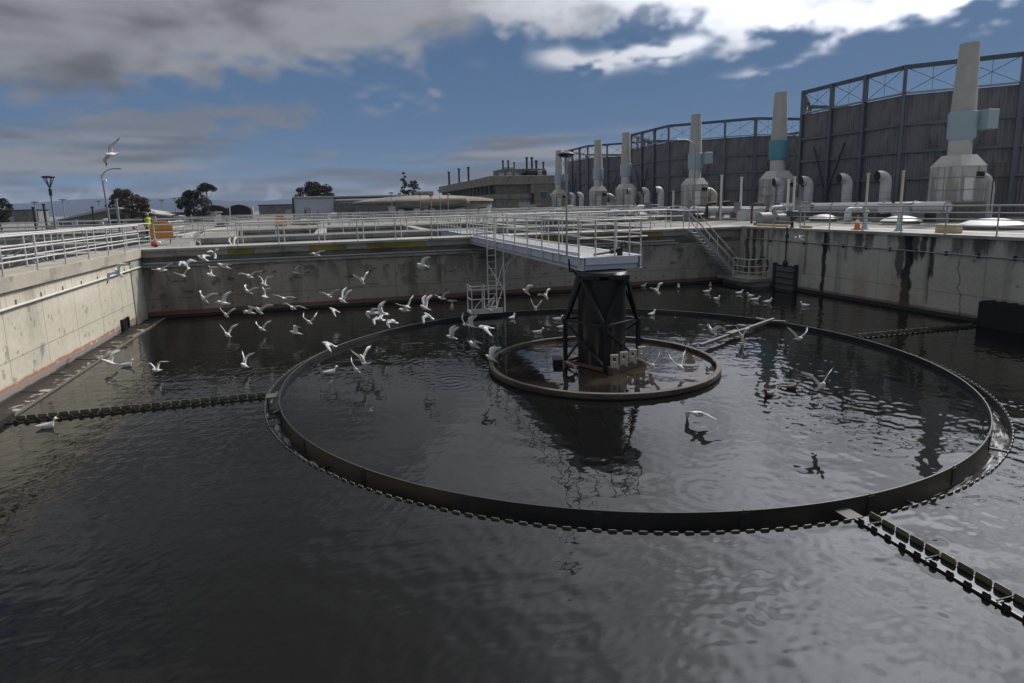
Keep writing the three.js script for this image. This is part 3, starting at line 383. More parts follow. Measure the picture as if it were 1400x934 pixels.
{ // ladder and hanging work platform behind the pier
  const t = thing('platform_ladder', 'white ladder and small railed platform hanging below the bridge', 'ladder', null, V(-0.95, 0, -9.8)), m = mat(0.60, 0.59, 0.56, 0.5);
  for (const x of [-0.2, 0.2]) mesh('ladder_rail', bar(V(x, 0.25, 0), V(x, 4.5, 0), 0.028, 7), m, t);
  for (let y = 0.4; y < 3.3; y += 0.3) mesh('rung', bar(V(-0.2, y, 0), V(0.2, y, 0), 0.016, 6), m, t);
  mesh('hanger', bar(V(0.45, 0.2, 0.5), V(0.45, 3.2, 0.5), 0.035, 7), m, t);
  for (const [p, q] of [[V(0.2, 1.3, 0), V(0.45, 2.6, 0.5)], [V(0.45, 1.2, 0.5), V(-0.2, 2.4, 0)], [V(0.2, 0.4, 0), V(0.45, 1.5, 0.5)], [V(0.45, 2.3, 0.5), V(1.2, 3.06, 0.9)], [V(0.45, 1.9, 0.5), V(1.2, 2.9, -0.6)]]) mesh('brace', bar(p, q, 0.028, 6), m, t);
  mesh('platform', [cbox(-1.15, 0.35, 0.16, 0.24, -0.5, 0.5, 0.015), cbox(-1.15, 0.35, 0.24, 0.40, 0.46, 0.49, 0.008)], m, t);
  for (const [x, z] of [[-1.1, 0.45], [-0.6, 0.45], [-1.1, -0.45], [-0.3, 0.45], [-0.3, -0.45]]) mesh('post', bar(V(x, 0.24, z), V(x, 1.45, z), 0.026, 6), m, t);
  for (const y of [1.45, 1.3, 0.85]) { mesh('rail', bar(V(-1.22, y, 0.45), V(0.3, y, 0.45), 0.026, 6), m, t); mesh('rail', bar(V(-1.1, y, 0.45), V(-1.1, y, -0.45), 0.026, 6), m, t); }
  for (const [p, q] of [[V(-1.1, 0.3, 0.46), V(-0.5, 1.0, 0.46)], [V(-0.6, 0.3, 0.46), V(0.1, 1.1, 0.46)]]) mesh('brace', bar(p, q, 0.022, 6), m, t);
}
// ---------------------------------------------------------------- corner stair and landing
{
  const m = M.railgrey, t = thing('corner_stair', 'grey steel stair descending along the shaded back wall to a landing', 'stair', null, V(12.75, 0, ZB + 0.35)), dx = 2.85, dy = -2.9, n = 14;
  for (const z of [0, 0.85]) mesh('stringer', beam(V(0, 3.36, z), V(dx, 3.36 + dy, z), 0.04, 0.24), m, t);
  for (let i = 1; i < n; i++) mesh('tread', box(dx * i / n - 0.14, dx * i / n + 0.14, 3.36 + dy * i / n - 0.02, 3.36 + dy * i / n + 0.02, 0.022, 0.828), M.galv, t);
  for (const z of [0, 0.85]) { for (const h of [1.05, 0.6]) mesh('handrail', bar(V(-0.1, 3.42 + h, z), V(dx, 3.42 + dy + h, z), 0.026, 7), M.rail, t); for (const f of [0, 0.5, 1]) mesh('post', bar(V(dx * f, 3.36 + dy * f, z), V(dx * f, 3.42 + dy * f + 1.05, z), 0.026, 7), M.rail, t); }
}
{
  const t = thing('corner_landing', 'small concrete landing with pipe railing at the stair foot', 'landing', null, V(15.0, 0, ZB + 0.05));
  mesh('slab', cbox(0, 1.6, 0.28, 0.5, 0.0, 3.0, 0.02), M.conc, t); mesh('support', box(0.4, 1.6, -0.8, 0.278, 0.05, 2.9), M.conc, t);
  for (const z of [1.5, 2.92]) mesh('post', bar(V(0.06, 0.5, z), V(0.06, 1.62, z), 0.03, 7), M.rail, t);
  mesh('post', bar(V(1.5, 0.5, 2.92), V(1.5, 1.62, 2.92), 0.03, 7), M.rail, t);
  for (const y of [1.62, 1.2, 0.85]) { mesh('rail', bar(V(0.06, y, 1.5), V(0.06, y, 2.92), 0.028, 7), M.rail, t); mesh('rail', bar(V(0.06, y, 2.92), V(1.5, y, 2.92), 0.028, 7), M.rail, t); }
  mesh('hose', new THREE.TorusGeometry(0.45, 0.04, 8, 20, 4).rotateY(Math.PI / 2).translate(1.5, 1.2, 2.3), M.black, t);
}
{ // slide gate with stem and operator
  const t = thing('sluice_gate', 'dark framed sluice gate with stem on the drip-stained wall', 'gate', null, V(XR, 0, -11.27)), m = mat(0.035, 0.034, 0.034, 0.6, 0.2);
  for (const s of [-1, 1]) mesh("gate_frame", box(-0.16, -0.004, -0.5, 1.42, s * 0.83 - 0.09, s * 0.83 + 0.09), m, t);
  for (const y of [0.1, 0.45, 0.8, 1.15]) { mesh('gate_panel', box(-0.09, -0.01, y - 0.16, y + 0.13, -0.738, 0.738), mat(0.13, 0.128, 0.125, 0.6, 0.2), t); mesh('gate_rib', box(-0.14, -0.01, y + 0.135, y + 0.18, -0.738, 0.738), m, t); }
  mesh('stem', bar(V(-0.1, 1.2, 0), V(-0.1, 3.5, 0), 0.035, 8), m, t); mesh('stem_nut', lathe([[0, 1.36], [0.14, 1.36], [0.14, 1.5], [0.07, 1.62], [0, 1.62]], 10).translate(-0.1, 0, 0), m, t);
  mesh('stem_bracket', beam(V(-0.1, 2.9, 0.0), V(0.3, 3.38, -0.1), 0.16, 0.1), m, t);
}
{
  const t = thing('gate_actuator', 'dark gate actuator with pale mast on the drip-stained wall coping', 'actuator', null, V(XR + 0.25, DECK + 0.01, -11.3));
  mesh('pedestal', lathe([[0.16, 0], [0.16, 0.03], [0.08, 0.06], [0.08, 0.8], [0, 0.8]], 12), M.darksteel, t); mesh('gearbox', [cbox(-0.2, 0.2, 0.62, 0.95, -0.28, 0.22, 0.04), bar(V(0, 0.85, -0.55), V(0, 0.85, 0.5), 0.09, 10)], mat(0.10, 0.11, 0.12, 0.5), t);
  mesh('stem_cover', bar(V(0, 0.9, 0), V(0.02, 2.75, 0), 0.06, 10), M.white, t); mesh('cap', bar(V(0.02, 2.75, 0), V(0.02, 2.82, 0), 0.085, 10), M.white, t);
}

// ================================================================ BEYOND THE TANK
const azDist = (u, D, y = 3.36) => { const d = ray(u, 285); d.y = 0; d.normalize(); return V(EYE.x + d.x * D, y, EYE.z + d.z * D); };
{ // neighbouring basins: real pits with walls, water and kerbs
  const pit = (x0, x1, z0, z1, label, wy) => {
    const t = thing('basin', label, 'basin'), w = 0.35;
    mesh('basin_wall', box(x0 - w, x1 + w, -0.5, 3.355, z0 - w, z0 - 0.004), M.conc, t); mesh('basin_wall', box(x0 - w, x1 + w, -0.5, 3.355, z1 + 0.004, z1 + w - 0.1), M.conc, t);
    mesh('basin_wall', box(x0 - w, x0 - 0.004, -0.5, 3.355, z0, z1), M.conc, t); mesh('basin_wall', box(x1 + 0.004, x1 + w, -0.5, 3.355, z0, z1), M.conc, t);
    mesh('basin_water', gridSheet(60, 60, (u, v) => [mix(x0 - 0.1, x1 + 0.1, u), wy, mix(z0 - 0.1, z1 + 0.1, v)]), waterMat(0.006, 0.006, 0.005, 0.006), t);
    return t;
  };
  let t = pit(-16.4, 12.4, -24.9, -17.75, 'dark open basin just behind the back walkway', 1.1);
  mesh('kerb', cbox(-16.4, 12.4, 3.15, 3.50, -26.2, -24.8, 0.03), M.deck, t);
  t = pit(-16.4, 27.0, -43, -26.6, 'dark open basin beyond the second kerb', 1.3); mesh('kerb', cbox(-16.8, 27.4, 3.12, 3.56, -44.3, -42.9, 0.03), M.deck, t);
  for (const x of [-9, -1, 7, 15]) mesh('cross_beam', cbox(x - 0.4, x + 0.4, 2.9, 3.352, -42.98, -26.62, 0.03), M.conc, t);
  t = pit(-44, -18.95, -52, 20, 'wide open basin on the far side of the sunlit wall walkway', 1.2);
  for (const z of [-40, -28, -16, -2]) mesh('cross_beam', cbox(-43.9, -18.97, 2.8, 3.352, z - 0.7, z + 0.7, 0.03), M.deck, t);
  mesh('kerb', cbox(-19.5, -18.5, 3.2, 3.52, -52, -31, 0.03), M.deck, t);
}
{ const g = 'distant pipe railings behind the basins';
  railing('pale pipe railing on the kerb between the two back basins', V(-16, 3.5, -25.5), V(12.2, 3.5, -25.5), 2.1);
  railing('pale pipe railing on the far kerb of the second basin', V(-16.5, 3.56, -43.6), V(27, 3.56, -43.6), 2.1);
  for (const [a, b, c, d] of [[-60, -54, 24, -54], [-66, -70, 24, -66], [-30, -86, 24, -82], [-50, -100, 20, -100], [-16, -34.5, 26, -34.5], [-40, -60, -19, -60], [12.9, -46, 26.5, -46]]) railing('distant thin pipe railing across the plant yard', V(a, 3.36, b), V(c, 3.36, d), 2.4, g, M.railgrey, 1.15, [1, 0.55], 0.026);
  railing('pale pipe railing on the basin side of the equipment deck', V(13.0, 3.42, -17.6), V(13.0, 3.42, -26), 2.0);
  railing('pale pipe railing of a crossing in the wide left basin', V(-43, 3.36, -15.4), V(-19.2, 3.36, -15.4), 2.1, null, M.railgrey);
  railing('pale pipe railing of the farther crossing in the wide left basin', V(-43, 3.36, -27.4), V(-19.2, 3.36, -27.4), 2.1, null, M.railgrey);
  railing('pale pipe railing beyond the wide left basin', V(-46, 3.36, -53.2), V(-18, 3.36, -53.2), 2.1, null, M.railgrey);
  railing('pale pipe railing along the nearer crossing of the left basin', V(-43, 3.36, -1.4), V(-19.2, 3.36, -1.4), 2.1, null, M.railgrey);
}
for (const [z, l] of [[-6.5, 'pale stair rails going down into the left basin by its near crossing'], [-10.5, 'pale stair rails going down into the left basin by its far crossing']]) {
  const t = thing('basin_stair', l, 'stair', null, V(-19.0, 0, z));
  for (const s of [0, 0.8]) { mesh('stringer', beam(V(-0.1, 3.4, s), V(-2.6, 1.3, s), 0.05, 0.2), M.railgrey, t); for (const h of [1.1, 0.6]) mesh('handrail', bar(V(0, 3.4 + h, s), V(-2.6, 1.3 + h, s), 0.026, 7), M.rail, t); for (const f of [0, 0.5, 1]) mesh('post', bar(V(-2.6 * f, 3.4 - 2.1 * f, s), V(-2.6 * f, 4.5 - 2.1 * f, s), 0.026, 7), M.rail, t); }
  for (let i = 1; i < 9; i++) mesh('tread', box(-2.6 * i / 9 - 0.13, -2.6 * i / 9 + 0.13, 3.4 - 2.1 * i / 9 - 0.02, 3.4 - 2.1 * i / 9 + 0.02, 0.03, 0.77), M.galv, t);
}
{ // crossing that carries the bridge line on over the basin behind
  const t = thing('crossing_bridge', 'light grey walkway crossing the basin behind the back walkway in line with the bridge', 'bridge', null, V(0, 0, 0)), z0 = -24.75, z1 = -17.4;
  for (const x of [-0.7, 1.25]) mesh('girder', [box(x - 0.012, x + 0.012, 3.08, 3.49, z0, z1), box(x - 0.07, x + 0.07, 3.492, 3.52, z0, z1)], M.bridge, t);
  for (let z = z0; z < z1 - 0.4; z += 1.2) mesh('deck_plate', box(-0.62, 1.17, 3.44, 3.485, z + 0.004, Math.min(z + 1.196, z1)), M.galv, t);
  for (const x of [-0.78, 1.33]) { for (let i = 0; i <= 7; i++) { const z = mix(z0 + 0.1, z1 - 0.1, i / 7); mesh('post', bar(V(x, 3.2, z), V(x, 4.6, z), 0.028, 7), M.rail, t); } for (const y of [4.6, 4.2, 3.86]) mesh('rail', bar(V(x, y, z0 + 0.1), V(x, y, z1 - 0.1), 0.026, 7), M.rail, t); }
}
// ---------------------------------------------------------------- octagonal panelled tanks with open steel frames
const sidingMat = new THREE.MeshPhysicalMaterial({ map: colorTex(256, 256, (u, v) => { const n = 0.75 + 0.5 * fbm(u * 8, v * 3, 5, 4), s = 1 - 0.25 * sstep(0.55, 0.7, fbm(u * 24, v * 3.0, 3)); return [0.19 * n * s, 0.187 * n * s, 0.195 * n * s]; }, [0.15, 0.15]), roughness: 0.6, metalness: 0.15 });
function corrugated(w, h) { // real ribs
  const n = 15, pos = [], uv = [], pr = []; for (let i = 0; i < n; i++) { const x = -w / 2 + w * i / n, p = w / n; pr.push([x, 0], [x + p * 0.35, 0], [x + p * 0.5, 0.05], [x + p * 0.85, 0.05]); } pr.push([w / 2, 0]);
  for (let i = 0; i < pr.length - 1; i++) { const [x0, z0] = pr[i], [x1, z1] = pr[i + 1]; for (const [x, y, z] of [[x0, 0, z0], [x1, 0, z1], [x1, h, z1], [x0, 0, z0], [x1, h, z1], [x0, h, z0]]) { pos.push(x, y, z); uv.push(x, y); } }
  const g = new THREE.BufferGeometry(); g.setAttribute('position', new THREE.Float32BufferAttribute(pos, 3)); g.setAttribute('uv', new THREE.Float32BufferAttribute(uv, 2)); g.computeVertexNormals(); return g;
}
const SIDE = 10.2, APO = SIDE * (1 + Math.SQRT2) / 2, TOPY = 14.55, PANY = 12.5, LV = [3.3, 6.3, 8.3, 10.3, PANY], bayW = SIDE / 3;
const panelGeos = LV.slice(0, -1).map((y, i) => corrugated(bayW - 0.14, LV[i + 1] - y - 0.14));
const postGeo = box(-0.12, 0.12, 0, TOPY - 3.3, -0.16, 0.16), girderGeo = box(-bayW / 2 + 0.13, bayW / 2 - 0.13, -0.15, 0.15, -0.12, 0.12), girtGeo = box(-bayW / 2 + 0.13, bayW / 2 - 0.13, -0.11, 0.11, -0.1, 0.1), girtMat = mat(0.115, 0.128, 0.155, 0.5, 0.2), capGeo = box(-bayW / 2, bayW / 2, 0, 0.09, -0.16, 0.2);
const rodGeo = [1, -1].map((s) => bar(V(-bayW / 2 + 0.1, s > 0 ? 0 : TOPY - PANY - 0.3, 0), V(bayW / 2 - 0.1, s > 0 ? TOPY - PANY - 0.3 : 0, 0), 0.025, 5)), diagGeo = [1, -1].map((s) => beam(V(s * bayW * 0.5, 9.0, 0.14), V(s * 0.1, 5.0, 0.14), 0.14, 0.1)), hangGeo = bar(V(0, 0, 0), V(0, TOPY - PANY - 0.3, 0), 0.014, 5);
for (const [cz, label] of [[-25.2, 'grey panelled octagonal tank with open steel frame beside the tallest stack'], [-58.4, 'grey panelled octagonal tank with open steel frame between its two neighbours'], [-83.9, 'grey panelled octagonal tank with open steel frame nearest the flat-roofed building']]) {
  const t = thing('panelled_tank', label, 'tank', 'panelled octagonal tanks', V(33.75 + APO, 0, cz));
  for (let f = 0; f < 8; f++) {
    const a = -Math.PI / 2 + f * Math.PI / 4, face = (o, lx, y, out = 0) => { o.position.set(Math.sin(a) * (APO + out) + Math.cos(a) * lx, y, Math.cos(a) * (APO + out) - Math.sin(a) * lx); o.rotation.y = a; };
    for (let b = 0; b < 3; b++) {
      const lx = (b - 1) * bayW; face(mesh('steel_post', postGeo, girtMat, t), lx - bayW / 2, 3.3, b ? 0.08 : 0.02); face(mesh('top_girder', girderGeo, M.blue, t), lx, TOPY - 0.15, 0);
      LV.slice(0, -1).forEach((y, i) => { face(mesh('siding_panel', panelGeos[i], sidingMat, t), lx, y + 0.06, -0.12); if (i) face(mesh('girt', girtGeo, girtMat, t), lx, y, 0.0); });
      face(mesh('eave_cap', capGeo, M.galv, t), lx, PANY, -0.02);
      for (const r of rodGeo) face(mesh('cross_rod', r, M.blue, t), lx, PANY + 0.08, 0.0);
      face(mesh('hanger_rod', hangGeo, M.blue, t), lx, PANY + 0.08, 0.03);
      if (b === 0) for (const d of diagGeo) face(mesh('diagonal_brace', d, M.blue, t), lx + bayW / 2, 0.5, 0.0);
    }
  }
  const rf = lathe([[0, 12.35], [APO * 0.98, 12.0]], 8); rf.rotateY(Math.PI / 8); mesh('roof', rf, M.darkconc, t);
}
// ---------------------------------------------------------------- exhaust stacks
const stackWhite = new THREE.MeshPhysicalMaterial({ map: colorTex(256, 256, (u, v) => { const n = 0.9 + 0.2 * fbm(u * 8, v * 8, 4, 8), s = sstep(0.50, 0.66, fbm(u * 26 + 4, v * 3.5, 4)) * 0.6; return [mix(0.50, 0.20, s) * n, mix(0.49, 0.165, s) * n, mix(0.465, 0.125, s) * n]; }, [0.11, 0.11]), roughness: 0.55 });
const stackTube = new THREE.MeshPhysicalMaterial({ map: colorTex(256, 256, (u, v) => { const n = 0.85 + 0.3 * fbm(u * 8, v * 8, 4, 8), s = sstep(0.55, 0.72, fbm(u * 6, v * 5, 4, 1)) * 0.45; return [mix(0.42, 0.24, s) * n, mix(0.41, 0.215, s) * n, mix(0.385, 0.185, s) * n]; }), roughness: 0.6 });
const stackSpec = [[-12.78, M.paleblue, 1, 'whitish exhaust stack with pale blue collar and side box, tallest in its row'], [-29.17, M.teal, 0, 'whitish exhaust stack with bright teal collar'], [-42.04, M.paleblue, 1, 'whitish exhaust stack with grey-blue collar and side box beside the middle panelled tank'], [-58.38, M.paleblue, 0, 'whitish exhaust stack with plain collar, third beyond the teal-collared one'], [-67.32, M.paleblue, 0, 'whitish exhaust stack with plain collar before the last panelled tank'], [-83.67, M.paleblue, 1, 'whitish exhaust stack with side box nearest the flat-roofed building']];
stackSpec.forEach(([z, cm, sb, label], i) => {
  const t = thing('exhaust_stack', label, 'stack', 'exhaust stacks in a row', V(30.4, 0, z));
  mesh('plinth', cbox(-1.15, 1.15, 3.3, 4.55, -1.15, 1.15, 0.03), M.darkconc, t);
  const hb = mesh('fan_house', cbox(-1.04, 1.04, 4.552, 6.75, -1.04, 1.04, 0.03), stackWhite, t);
  mesh('louvre', box(0.2, 0.85, 6.0, 6.4, 1.042, 1.065), M.black, hb); mesh('seam', box(-1.055, -1.042, 4.6, 6.7, -0.03, 0.03), M.galv, hb); mesh('door', box(-0.7, 0.0, 4.7, 6.1, 1.042, 1.06), M.white, hb);
  const ro = new THREE.CylinderGeometry(0.9, 1.49, 0.7, 4, 1); ro.rotateY(Math.PI / 4); mesh('hip_roof', at(ro.toNonIndexed(), 0, 7.11, 0), stackWhite, t).geometry.computeVertexNormals();
  mesh('neck', new THREE.CylinderGeometry(0.62, 0.64, 0.9, 24).translate(0, 7.9, 0), stackWhite, t);
  const col = mesh('collar', lathe([[0.62, 8.35], [0.76, 8.55], [0.77, 10.05], [0.70, 10.1]], 28), cm, t);
  if (sb) mesh('side_box', cbox(0.5, 1.35, 8.95, 10.12, 0.3, 1.2, 0.02), cm, t);
  const lean = 0.0; mesh('chimney_tube', new THREE.CylinderGeometry(0.52, 0.66, 4.05, 28, 1, true).translate(0, 12.1, 0), stackTube, t);
  for (const y of [11.3, 12.6]) mesh('band', at(new THREE.TorusGeometry(0.64 - (y - 10) * 0.034, 0.02, 6, 28).rotateX(Math.PI / 2), 0, y, 0), M.galv, t);
  mesh('duct_elbow', tube([V(1.0, 6.0, 0.2), V(1.75, 6.0, 0.2), V(2.25, 5.6, 0.2), V(2.3, 4.9, 0.2), V(2.3, 3.4, 0.2)], 0.42, 20, 14), stackWhite, t);
  for (const y of [5.3, 6.05]) mesh('flange_band', [box(-1.07, 1.07, y, y + 0.05, 1.042, 1.07), box(-1.07, -1.042, y, y + 0.05, -1.04, 1.04)], M.galv, t);
  for (let i = 0; i < 9; i++) mesh('ladder_rung', bar(V(-1.12, 4.7 + i * 0.24, -0.75), V(-1.12, 4.7 + i * 0.24, -0.4), 0.015, 5), M.galv, t); for (const q of [-0.75, -0.4]) mesh('ladder_rail', bar(V(-1.12, 4.5, q), V(-1.12, 6.9, q), 0.018, 5), M.galv, t);
  mesh('pipe_stand', [bar(V(1.0, 4.0, 1.5), V(1.0, 6.95, 1.5), 0.035, 6), bar(V(1.0, 6.95, 1.5), V(1.9, 6.95, 1.5), 0.035, 6), bar(V(1.9, 6.95, 1.5), V(1.9, 3.4, 1.5), 0.035, 6)], M.rust, t);
});
// gooseneck vents
const gooseGeo = tube([V(0, 0, 0), V(0, 1.6, 0), V(0, 2.05, 0), V(-0.16, 2.34, -0.03), V(-0.42, 2.46, -0.09), V(-0.66, 2.44, -0.14)], 0.36, 30, 16), throat = new THREE.CircleGeometry(0.335, 20), bandG = new THREE.TorusGeometry(0.365, 0.018, 6, 20).rotateX(Math.PI / 2);
const gooseM = mat(0.50, 0.50, 0.49, 0.45, 0.15);
for (const [u, v, s] of [[1069, 236, 'in front of the teal-collared stack'], [1107, 236, 'at the corner of the largest-looking panelled tank'], [1160, 233, 'second along from the teal-collared stack corner'], [1213, 229, 'beside the tallest stack'], [865, 252, 'beside the third plain-collared stack'], [885, 250, 'before the middle panelled tank, farther from its stack'], [904, 249, 'before the middle panelled tank, closer to its stack'], [784, 260, 'behind the bridge lamp post'], [795, 260, 'before the last panelled tank'], [757, 261, 'beside the last stack']]) {
  const q = onX(u, v, 29.9), t = thing('gooseneck_vent', 'grey gooseneck vent pipe ' + s, 'vent pipe', 'gooseneck vents', V(q.x, 4.0, q.z));
  mesh('elbow_pipe', gooseGeo, gooseM, t); const c = mesh('mouth', throat, M.black, t); c.position.set(-0.675, 2.438, -0.143); c.lookAt(V(-1, -0.08, -0.2).add(c.position).add(t.position)); for (const y of [0.4, 0.85, 1.3]) { const b = mesh('band', bandG, M.galv, t); b.position.y = y; }
  mesh('base_ring', new THREE.CylinderGeometry(0.5, 0.55, 0.68, 20).translate(0, -0.3, 0), M.conc, t);
}
// white ducts, equipment and fittings on the equipment deck
{ const m = mat(0.62, 0.62, 0.61, 0.5);
  const duct = (z0, z1, y, x, r, label) => { const t = thing('air_duct', label, 'duct'); mesh('duct_body', bar(V(x, y, z0), V(x, y, z1), r, 16), m, t); for (let z = z0; z > z1; z -= 2.2) { const b = mesh('flange', new THREE.TorusGeometry(r + 0.02, 0.035, 6, 20), M.galv, t); b.position.set(x, y, z); mesh('saddle', box(x - 0.4, x + 0.4, 3.3, y - r + 0.08, z - 0.4, z - 0.2), M.conc, t); } };
  duct(-11.5, -27, 4.3, 28.3, 0.34, 'white horizontal air duct running past the gooseneck vents'); duct(-27.6, -44, 4.1, 28.4, 0.3, 'white horizontal air duct beyond the teal-collared stack');
  const cab = (p, w, h, d, mm, label, name = 'equipment_cabinet', cat = 'cabinet') => { const t = thing(name, label, cat, null, p); mesh('case', cbox(-w / 2, w / 2, 0, h, -d / 2, d / 2, 0.03), mm, t); mesh('door', box(-w / 2 + 0.08, w / 2 - 0.08, 0.1, h - 0.1, d / 2 + 0.002, d / 2 + 0.02), mm, t); mesh('lid', cbox(-w / 2 - 0.04, w / 2 + 0.04, h + 0.002, h + 0.06, -d / 2 - 0.04, d / 2 + 0.04, 0.01), mm, t); return t; };
  cab(V(28.2, 3.36, -14.6), 2.2, 1.15, 1.6, m, 'white low equipment cabinet in front of the tallest stack'); cab(V(31.8, 3.36, -8.2), 1.0, 1.8, 1.0, mat(0.4, 0.42, 0.43, 0.5), 'tall grey cabinet beside the tallest stack elbow duct');
  cab(V(24.5, 3.36, -25), 1.6, 0.9, 1.2, m, 'white equipment cabinet near the teal-collared stack'); cab(V(22.5, 3.36, -31), 2.2, 0.8, 1.2, M.galv, 'grey steel equipment cabinet by the second basin'); cab(V(25.5, 3.36, -38), 1.8, 1.0, 1.2, m, 'white equipment cabinet by the far kerb of the second basin');
  for (const [u, v, s, l] of [[1126, 298, 0.85, 'white domed hatch cover near the gate actuator'], [1232, 301, 0.95, 'white domed hatch cover behind the orange cone'], [1357, 306, 1.2, 'large white domed hatch cover near the tan valve boxes']]) { const q = onY(u, v, 3.62), t = thing('hatch_cover', l, 'cover', 'white domed hatch covers', V(q.x, 3.42, q.z)); mesh('dome', lathe([[1.1 * s, 0.18], [1.02 * s, 0.22], [0.75 * s, 0.36], [0.4 * s, 0.44], [0, 0.47]], 28), mat(0.50, 0.50, 0.48, 0.5), t); mesh('curb', lathe([[1.0 * s, -0.06], [1.0 * s, 0.18], [1.12 * s, 0.18], [1.12 * s, 0.12]], 28), M.conc, t); }
  struct('deck_strip', cbox(XR + 1.62, XR + 2.5, 3.37, 3.44, -11.2, ZN, 0.02), mat(0.40, 0.39, 0.365, 0.85));
  const stand = (u, v, label, mm) => { const q = onX(u, v, XR + 1.2), t = thing('valve_stand', label, 'post', null, V(q.x, 3.43, q.z)); mesh('pedestal', lathe([[0.2, 0], [0.2, 0.04], [0.12, 0.1], [0.09, 0.75], [0.13, 0.82], [0.13, 0.95], [0, 0.95]], 14), M.paleblue, t); mesh('stem_tube', bar(V(0, 0.95, 0), V(0, 2.7, 0), 0.055, 10), mm, t); mesh('cap', bar(V(0, 2.7, 0), V(0, 2.78, 0), 0.08, 10), mm, t); };
  stand(1182, 312, 'blue-grey valve stand with cream stem beside the orange cone', mat(0.55, 0.52, 0.36, 0.5)); stand(1229, 313, 'blue-grey valve stand with cream stem behind the drip stains', mat(0.55, 0.52, 0.36, 0.5));
  const cone = (p, label) => { const t = thing('traffic_cone', label, 'traffic cone', null, p); mesh('cone_body', lathe([[0.15, 0.04], [0.035, 0.7], [0.02, 0.71], [0, 0.71]], 18), M.orange, t); mesh('cone_base', cbox(-0.19, 0.19, 0, 0.04, -0.19, 0.19, 0.01), M.orange, t); mesh('reflective_collar', lathe([[0.103, 0.33], [0.077, 0.48]], 18), M.white, t); };
  { const q = onX(1172, 312, XR + 0.8); cone(V(q.x, 3.432, q.z), 'orange traffic cone beside the blue-grey valve stand'); } { const q = onY(766, 297, 3.36); cone(V(q.x, 3.36, q.z), 'orange traffic cone far off behind the bridge lamp post'); } { const q = azDist(890, 62); cone(q, 'orange traffic cone before the far gooseneck vents'); }
  for (const [u, l] of [[1290, 'tan valve box on the deck strip beside the hatch cover'], [1304, 'second tan valve box on the deck strip']]) { const q = onX(u, 316, XR + 1.0), t = thing('valve_box', l, 'box', null, V(q.x, 3.432, q.z)); mesh('case', cbox(-0.2, 0.2, 0, 0.32, -0.25, 0.25, 0.03), mat(0.5, 0.4, 0.26, 0.8), t); mesh('lid', cbox(-0.22, 0.22, 0.322, 0.37, -0.27, 0.27, 0.01), mat(0.55, 0.48, 0.36, 0.8), t); }
  const plank = (z0, z1, l) => { const t = thing('timber_beam', l, 'timber'); mesh('timber', cbox(XR + 0.45, XR + 0.65, 3.432, 3.56, z0, z1, 0.015), mat(0.48, 0.36, 0.19, 0.8), t); mesh('chock', box(XR + 0.40, XR + 0.70, 3.431, 3.47, z0 + 0.3, z0 + 0.4), mat(0.3, 0.22, 0.13, 0.9), t); }; plank(-14.6, -12.0, 'tan timber lying on the coping above the corner landing'); plank(-10.9, -10.2, 'short tan timber beside the gate actuator');
  for (const [u, v, H, l] of [[1012, 296, 3.4, 'whitish standpipe among the deck fittings'], [985, 296, 3.7, 'whitish tall standpipe beside the middle stacks'], [920, 294, 2.6, 'thin standpipe before the middle panelled tank'], [1076, 296, 3.0, 'pale standpipe before the teal-collared stack']]) { const q = onX(u, v, 24), t = thing('standpipe', l, 'pipe', null, V(q.x, 3.36, q.z)); mesh('pipe', bar(V(0, 0, 0), V(0, H, 0), 0.09, 10), M.white, t); mesh('pipe_cap', bar(V(0, H, 0), V(0, H + 0.08, 0), 0.13, 10), M.white, t); mesh('flange', bar(V(0, 0, 0), V(0, 0.05, 0), 0.2, 10), M.galv, t); }
  { const q = onX(946, 296, 25), t = thing('cobra_lamp', 'tall bent-arm lamp post before the middle panelled tank', 'lamp post', null, V(26.5, 3.36, -36)); mesh('pole', bar(V(0, 0, 0), V(0, 6.6, 0), 0.08, 8, 0.06), M.galv, t); mesh('arm', tube([V(0, 6.5, 0), V(-0.3, 7.2, 0), V(-1.0, 7.5, 0), V(-1.6, 7.5, 0)], 0.04, 16, 6), M.galv, t); mesh('lamp_head', cbox(-2.1, -1.5, 7.44, 7.56, -0.12, 0.12, 0.03), M.galv, t); }
